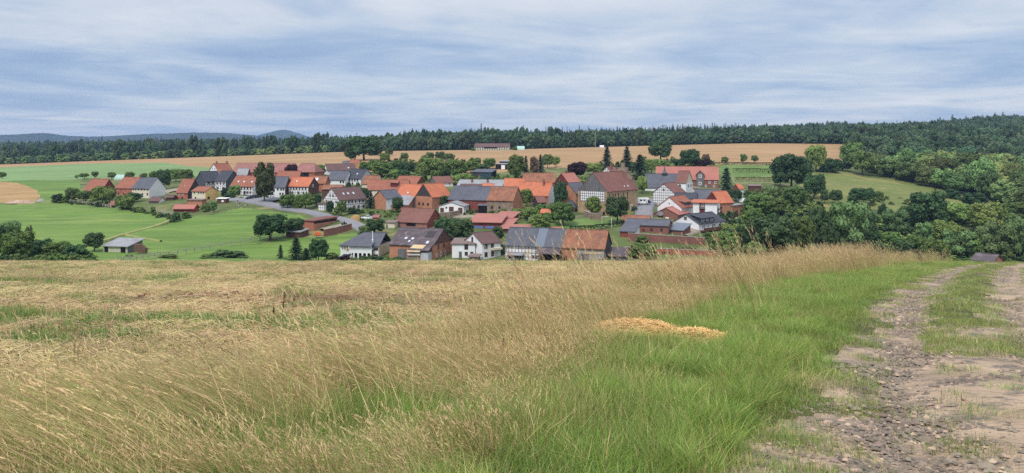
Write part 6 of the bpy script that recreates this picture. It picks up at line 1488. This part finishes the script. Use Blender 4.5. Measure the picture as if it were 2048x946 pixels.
# green and olive underlayer below the dry grass, and the lush strip
x, Y, s = sample(2300, 4.0, 50, c0(2.6), lambda Y: bnd(Y) + .3, .9)
k = (vnoise(x / 1.4 + 10, Y / 1.4 + 10, 12) > np.where(Y < 7.4, .22, .55)) & off_heap(x, Y)
put('green_tufts', x[k], Y[k], MIXED, .9, 1.6, 'green and olive tufts growing through the dry grass', 'grass', tilt=.1)
x, Y, s = sample(4600, 4.0, 60, c0(.9), lush_hi, .85)
k = (g.random(len(x)) < np.clip((s - .8 - .5 * (Y < 7)) / .8, .0, 1)) & ((Y > 6.5) | (vnoise(x / .8, Y / .8 + 5, 13) > .25)) & off_heap(x, Y)
tall_ = .65 + .8 * vnoise(x / 1.1 + 4, Y / 1.6 + 4, 22)
put('lush_grass', x[k], Y[k], GREEN + MIXED[:1], .8, 1.2, 'lush bright green grass along the left edge of the track', 'grass', tilt=.08, zs=tall_[k])
x3, Y3, s3 = sample(8500, 4.0, 34, c0(1.2), lambda Y: lush_hi(Y) + .3 + np.clip((7.3 - Y) * 3, 0, 6), .9)
k3 = (vnoise(x3 / .6 + 44, Y3 / .6 + 44, 43) > .46) & off_heap(x3, Y3, .9)
put('green_tussocks', x3[k3], Y3[k3], GTUFT, .6, 1.15, 'small green tussocks standing in the lush strip', 'grass', tilt=.12)
# short worn grass: track edge, middle ridge, right verge
x, Y, s = sample(13000, 4.0, 60, c0(-5.2), c0(2.0), .8)
den_ = np.where(s > .25, .9, np.where((s < -.42) & (s > -1.78), np.where(Y > 9.5, .95, .28), np.where(s < -2.9, .85, .07)))
k = (g.random(len(x)) < den_) & (vnoise(x / .45 + 3, Y / .45 + 3, 14) > np.where(s > 1.0, .3, np.where((s < 0) & (s > -2) & (Y > 11), .25, .44)))
put('worn_grass', x[k], Y[k], SHORT, .7, 1.5, 'short worn grass on the track edges and its middle ridge', 'grass', tilt=.08)
# straw on the field
x, Y, s = sample(5000, 6.5, 70, lambda Y: bnd(Y) - .8, lambda Y: rutx(Y) + .72 * Y + 1, .62)
band = vnoise(x / 11 + 40, Y / 1.3 + 40, 15)
weedy = np.exp(-((Y - 13 - x * .03) / 1.9) ** 2) * (x < 1) + .55 * (Y > 24) * vnoise(x / 16 + 7, Y / 5 + 7, 23) + .35 * (band > .62)
soily = np.exp(-((Y - 19 - x * .05) / 3.2) ** 2) + .8 * np.exp(-((Y - 10.2) / .8) ** 2) * (x > -4)
patch = vnoise(x / 3.5 + 80, Y / .7 + 80, 32)
k = (g.random(len(x)) > np.clip(.62 * weedy + .55 * soily, 0, .82)) & (patch > .46 + .14 * soily)
put('straw_litter', x[k], Y[k], STRAW, .8, 1.3, 'chopped pale straw lying over the stubble field', 'straw', tilt=.04, grow=.15, lift=.01)
k = g.random(len(x)) < .6
put('stubble', x[k] + g.normal(0, .2, k.sum()), Y[k], STUB, .8, 1.3, 'short cut stubble stalks in the field', 'stubble', tilt=.05, grow=.15)
xw, Yw, sw = sample(9000, 8, 70, lambda Y: bnd(Y) - .3, lambda Y: rutx(Y) + .72 * Y + 1, .7)
weedy = np.exp(-((Yw - 13 - xw * .03) / 1.9) ** 2) * (xw < 2) * 1.5 + .75 * (Yw > 22) * vnoise(xw / 16 + 7, Yw / 5 + 7, 23) + .09
k = (g.random(len(xw)) < weedy) & (vnoise(xw / .8 + 12, Yw / .6 + 12, 24) > .36)
put('field_weeds', xw[k], Yw[k], WEED, .7, 1.3, 'bands of low green weeds in the stubble field', 'weeds', tilt=.08, grow=.25)
# soil clods in the field
def rockmesh(name, seed, mat, squash=.6, sub=1, rough=.28):
    bm = bmesh.new(); bmesh.ops.create_icosphere(bm, subdivisions=sub, radius=.5); r = random.Random(seed)
    for v in bm.verts: v.co *= 1 + r.uniform(-rough, rough); v.co.z *= squash; v.co.x *= r.uniform(.85, 1.2)
    me = bpy.data.meshes.new(name); bm.to_mesh(me); bm.free(); me.materials.append(MATS[mat]); return me
material('soil_clod', (116, 88, 68), var=.2, scale=3, rand=.25); material('track_stone', (138, 125, 112), var=.15, scale=3, second=(114, 104, 96), sscale=2, rand=.3, rough=.8, bump=.3, bscale=12)
material('stone_pale', (172, 150, 130), var=.15, scale=3, rand=.2, bump=.3, bscale=12)
x, Y, s = sample(5000, 8, 50, lambda Y: bnd(Y) + .2, lambda Y: rutx(Y) + .72 * Y + 1, .75)
soily = np.exp(-((Y - 19 - x * .05) / 3.2) ** 2) + .8 * np.exp(-((Y - 10.2) / .8) ** 2) * (x > -4)
k = vnoise(x / 5 + 70, Y / 1.2 + 70, 16) > .72 - .38 * soily
put('soil_clods', x[k], Y[k], [rockmesh('clod', i, 'soil_clod') for i in range(4)], .06, .22, 'brown soil clods in bands across the stubble', 'soil', tilt=.4)
# gravel on the track
def gravel_patch(name, seed, n, rad, mats):
    r = np.random.default_rng(seed); V = []; Fq = []; M = []
    base = np.array([(1, 0, 0), (.3, .9, 0), (-.8, .6, 0), (-.9, -.5, 0), (.2, -1, 0), (.15, .1, .62), (-.35, -.1, .5)])
    tri = [(0, 1, 5), (1, 2, 5), (2, 6, 5), (2, 3, 6), (3, 4, 6), (4, 5, 6), (4, 0, 5)]
    for k in range(n):
        a = r.uniform(0, 6.28); rr = rad * r.random() ** .6; sz = .006 + .022 * r.random() ** 2.2; th = r.uniform(0, 6.28); c, s_n = math.cos(th), math.sin(th)
        p = base * (1 + r.uniform(-.3, .3, base.shape)) * sz * np.array([r.uniform(.8, 1.5), 1, 1]); p = np.stack([p[:, 0] * c - p[:, 1] * s_n, p[:, 0] * s_n + p[:, 1] * c, p[:, 2]], -1)
        b = len(V); V += list(p + np.array([rr * math.cos(a), rr * math.sin(a), -.002])); Fq += [tuple(b + i for i in t) for t in tri]; M += [int(r.random() < .14)] * len(tri)
    return npmesh(name, np.array(V), np.array(Fq), mats, False, M)
x, Y, s = sample(3700, 4.0, 45, c0(-3.0), c0(.8), .8)
w_ = np.exp(-((s + .05) / .42) ** 2) + .55 * np.exp(-((s + 2.15) / .45) ** 2) + .05
k = (g.random(len(x)) < w_) & (vnoise(x / .6 + 8, Y / 1.0 + 8, 17) > .32)
put('gravel', x[k], Y[k], [gravel_patch('gravel', 700 + i, 60, .24, ['track_stone', 'stone_pale']) for i in range(6)], .8, 1.3, 'fine grey gravel pressed into the wheel ruts', 'gravel', tilt=.03)
ST = [rockmesh('stone', 30 + i, 'track_stone' if i != 3 else 'stone_pale', .42, 1, .3) for i in range(7)]
x, Y, s = sample(420, 4.2, 16, c0(-2.7), c0(.6), .8)
w_ = np.exp(-((s + .05) / .5) ** 2) + .5 * np.exp(-((s + 2.1) / .5) ** 2) + .08
k = np.where((g.random(len(x)) < w_) & inview(x, Y, .66))[0][:260]
zt = nearground(x, Y)
for i in k:
    q = g.uniform(.03, .085); o = obj('stone', ST[int(g.integers(0, 7))], NEAR['dirt_track'], (x[i], Y[i], zt[i] + q * .0), scale=(q * g.uniform(.8, 1.5), q, q)); o.rotation_euler = (g.normal(0, .2), g.normal(0, .2), g.uniform(0, 6.28))
# spilled straw on the green strip
def straw_pile(label, px, py, rx, ry, hgt, n):
    cx0, cy0 = nearpt(px, py); root = obj('straw_heap', None, loc=(cx0, cy0, float(nearground(cx0, cy0)))); tag(root, label, 'straw heap')
    v = []; f = []; K, Jn = 18, 6
    for j in range(Jn + 1):
        for i in range(K):
            a = 2 * math.pi * i / K; rr = j / Jn * (1 + .15 * math.sin(3 * a + 1)); xx, yy = rx * rr * math.cos(a), ry * rr * math.sin(a)
            v.append((xx, yy, hgt * (1 - (j / Jn) ** 2) + float(nearground(cx0 + xx, cy0 + yy)) - root.location.z + (.06 if j < Jn else -.05)))
    for j in range(Jn):
        for i in range(K): f.append((j * K + i, j * K + (i + 1) % K, (j + 1) * K + (i + 1) % K, (j + 1) * K + i))
    obj('mound', mesh('mound', v, f, 'straw_gold', True), root)
    r = np.random.default_rng(int(px)); V = []; Fq = []
    for k in range(n):
        a = r.uniform(0, 6.28); rr = math.sqrt(r.random()) * (1.0 + .35 * r.random()); xx, yy = rx * rr * math.cos(a) * (1 + .15 * math.sin(3 * a + 1)), ry * rr * math.sin(a); zc = hgt * max(0, 1 - rr * rr) + float(nearground(cx0 + xx, cy0 + yy)) - root.location.z + r.uniform(.04, .09)
        th = r.uniform(0, 6.28); d = np.array([math.cos(th), math.sin(th), r.normal(0, .16)]) * r.uniform(.03, .11); sd = np.array([-math.sin(th), math.cos(th), .3]) * .005; c_ = np.array([xx, yy, zc]); b = len(V)
        V += [c_ - d - sd, c_ - d + sd, c_ + d + sd, c_ + d - sd]; Fq.append((b, b + 1, b + 2, b + 3))
    so_ = obj('loose_straw', npmesh('loose_straw', np.array(V), np.array(Fq), 'straw_gold'), root); so_['kind'] = 'stuff'
straw_pile('golden spilled straw on the grass, larger patch', 1272, 676, .60, 1.0, .14, 3600)
straw_pile('golden spilled straw on the grass, patch nearer the track', 1396, 688, .40, .55, .11, 2100)
# dark dock stalks in the field edge
def dock(label, px, py, hgt, lean):
    x0, y0 = nearpt(px, py); root = obj('dock_stalk', None, loc=(x0, y0, float(nearground(x0, y0)))); tag(root, label, 'weed'); r = random.Random(int(px))
    m = MB(); m.tube([(0, 0, -.05), (lean * .3, 0, hgt * .4), (lean, 0, hgt)], [.007, .006, .003], 5); m.build('stem', 'dock_brown', root)
    V, Fq = [], []
    for k in range(90):
        t = .45 + .55 * r.random(); p = Vector((lean * t, 0, hgt * t)); d = Vector((r.uniform(-1, 1), r.uniform(-1, 1), r.uniform(.2, 1.2))).normalized() * r.uniform(.015, .04); s = Vector((-d.y, d.x, .02)).normalized() * .009; b = len(V)
        V += [p - s * .3, p + d * .5 - s, p + d, p + d * .5 + s]; Fq.append((b, b + 1, b + 2, b + 3))
    obj('seed_spike', mesh('seed_spike', V, Fq, 'dock_brown'), root)
dock('dark brown dock stalk rising from the stubble, tallest of three', 563, 640, .56, .06); dock('dark dock stalk left of the tallest one', 549, 640, .30, -.02); dock('dark dock stalk leaning right of the tallest one', 582, 610, .34, .10)
dock('dark dock stalk among the near dry grass', 1003, 735, .36, .03)
# pale stones in the dry grass, dead leaf
for px, py, q, lb in ((672, 774, .16, 'pale flat stone in the dry grass, left one'), (716, 772, .13, 'pale flat stone in the dry grass, right one'), (1285, 862, .10, 'pale stone half sunk in the green grass')):
    x0, y0 = nearpt(px, py); o = obj('field_stone', rockmesh('field_stone', int(px), 'stone_pale', .6, 2, .14), None, (x0, y0, float(nearground(x0, y0)) + .05), scale=(q * 1.4, q, q)); tag(o, lb, 'stone')
# ================================================================== air
hz = MB(); hz.box(-11500, 11500, -40, 9950, -75, 142)
ho = hz.build('haze', None); tag(ho, 'thin bluish air over the whole landscape', 'haze', kind='stuff')
hm = bpy.data.materials.new('haze_air'); hm.use_nodes = True; t = hm.node_tree; t.nodes.clear()
pv = t.nodes.new('ShaderNodeVolumePrincipled'); pv.inputs['Color'].default_value = (.42, .63, 1.0, 1); pv.inputs['Density'].default_value = 8e-5; pv.inputs['Anisotropy'].default_value = 0.0
om = t.nodes.new('ShaderNodeOutputMaterial'); t.links.new(pv.outputs[0], om.inputs['Volume'])
ho.data.materials.append(hm)
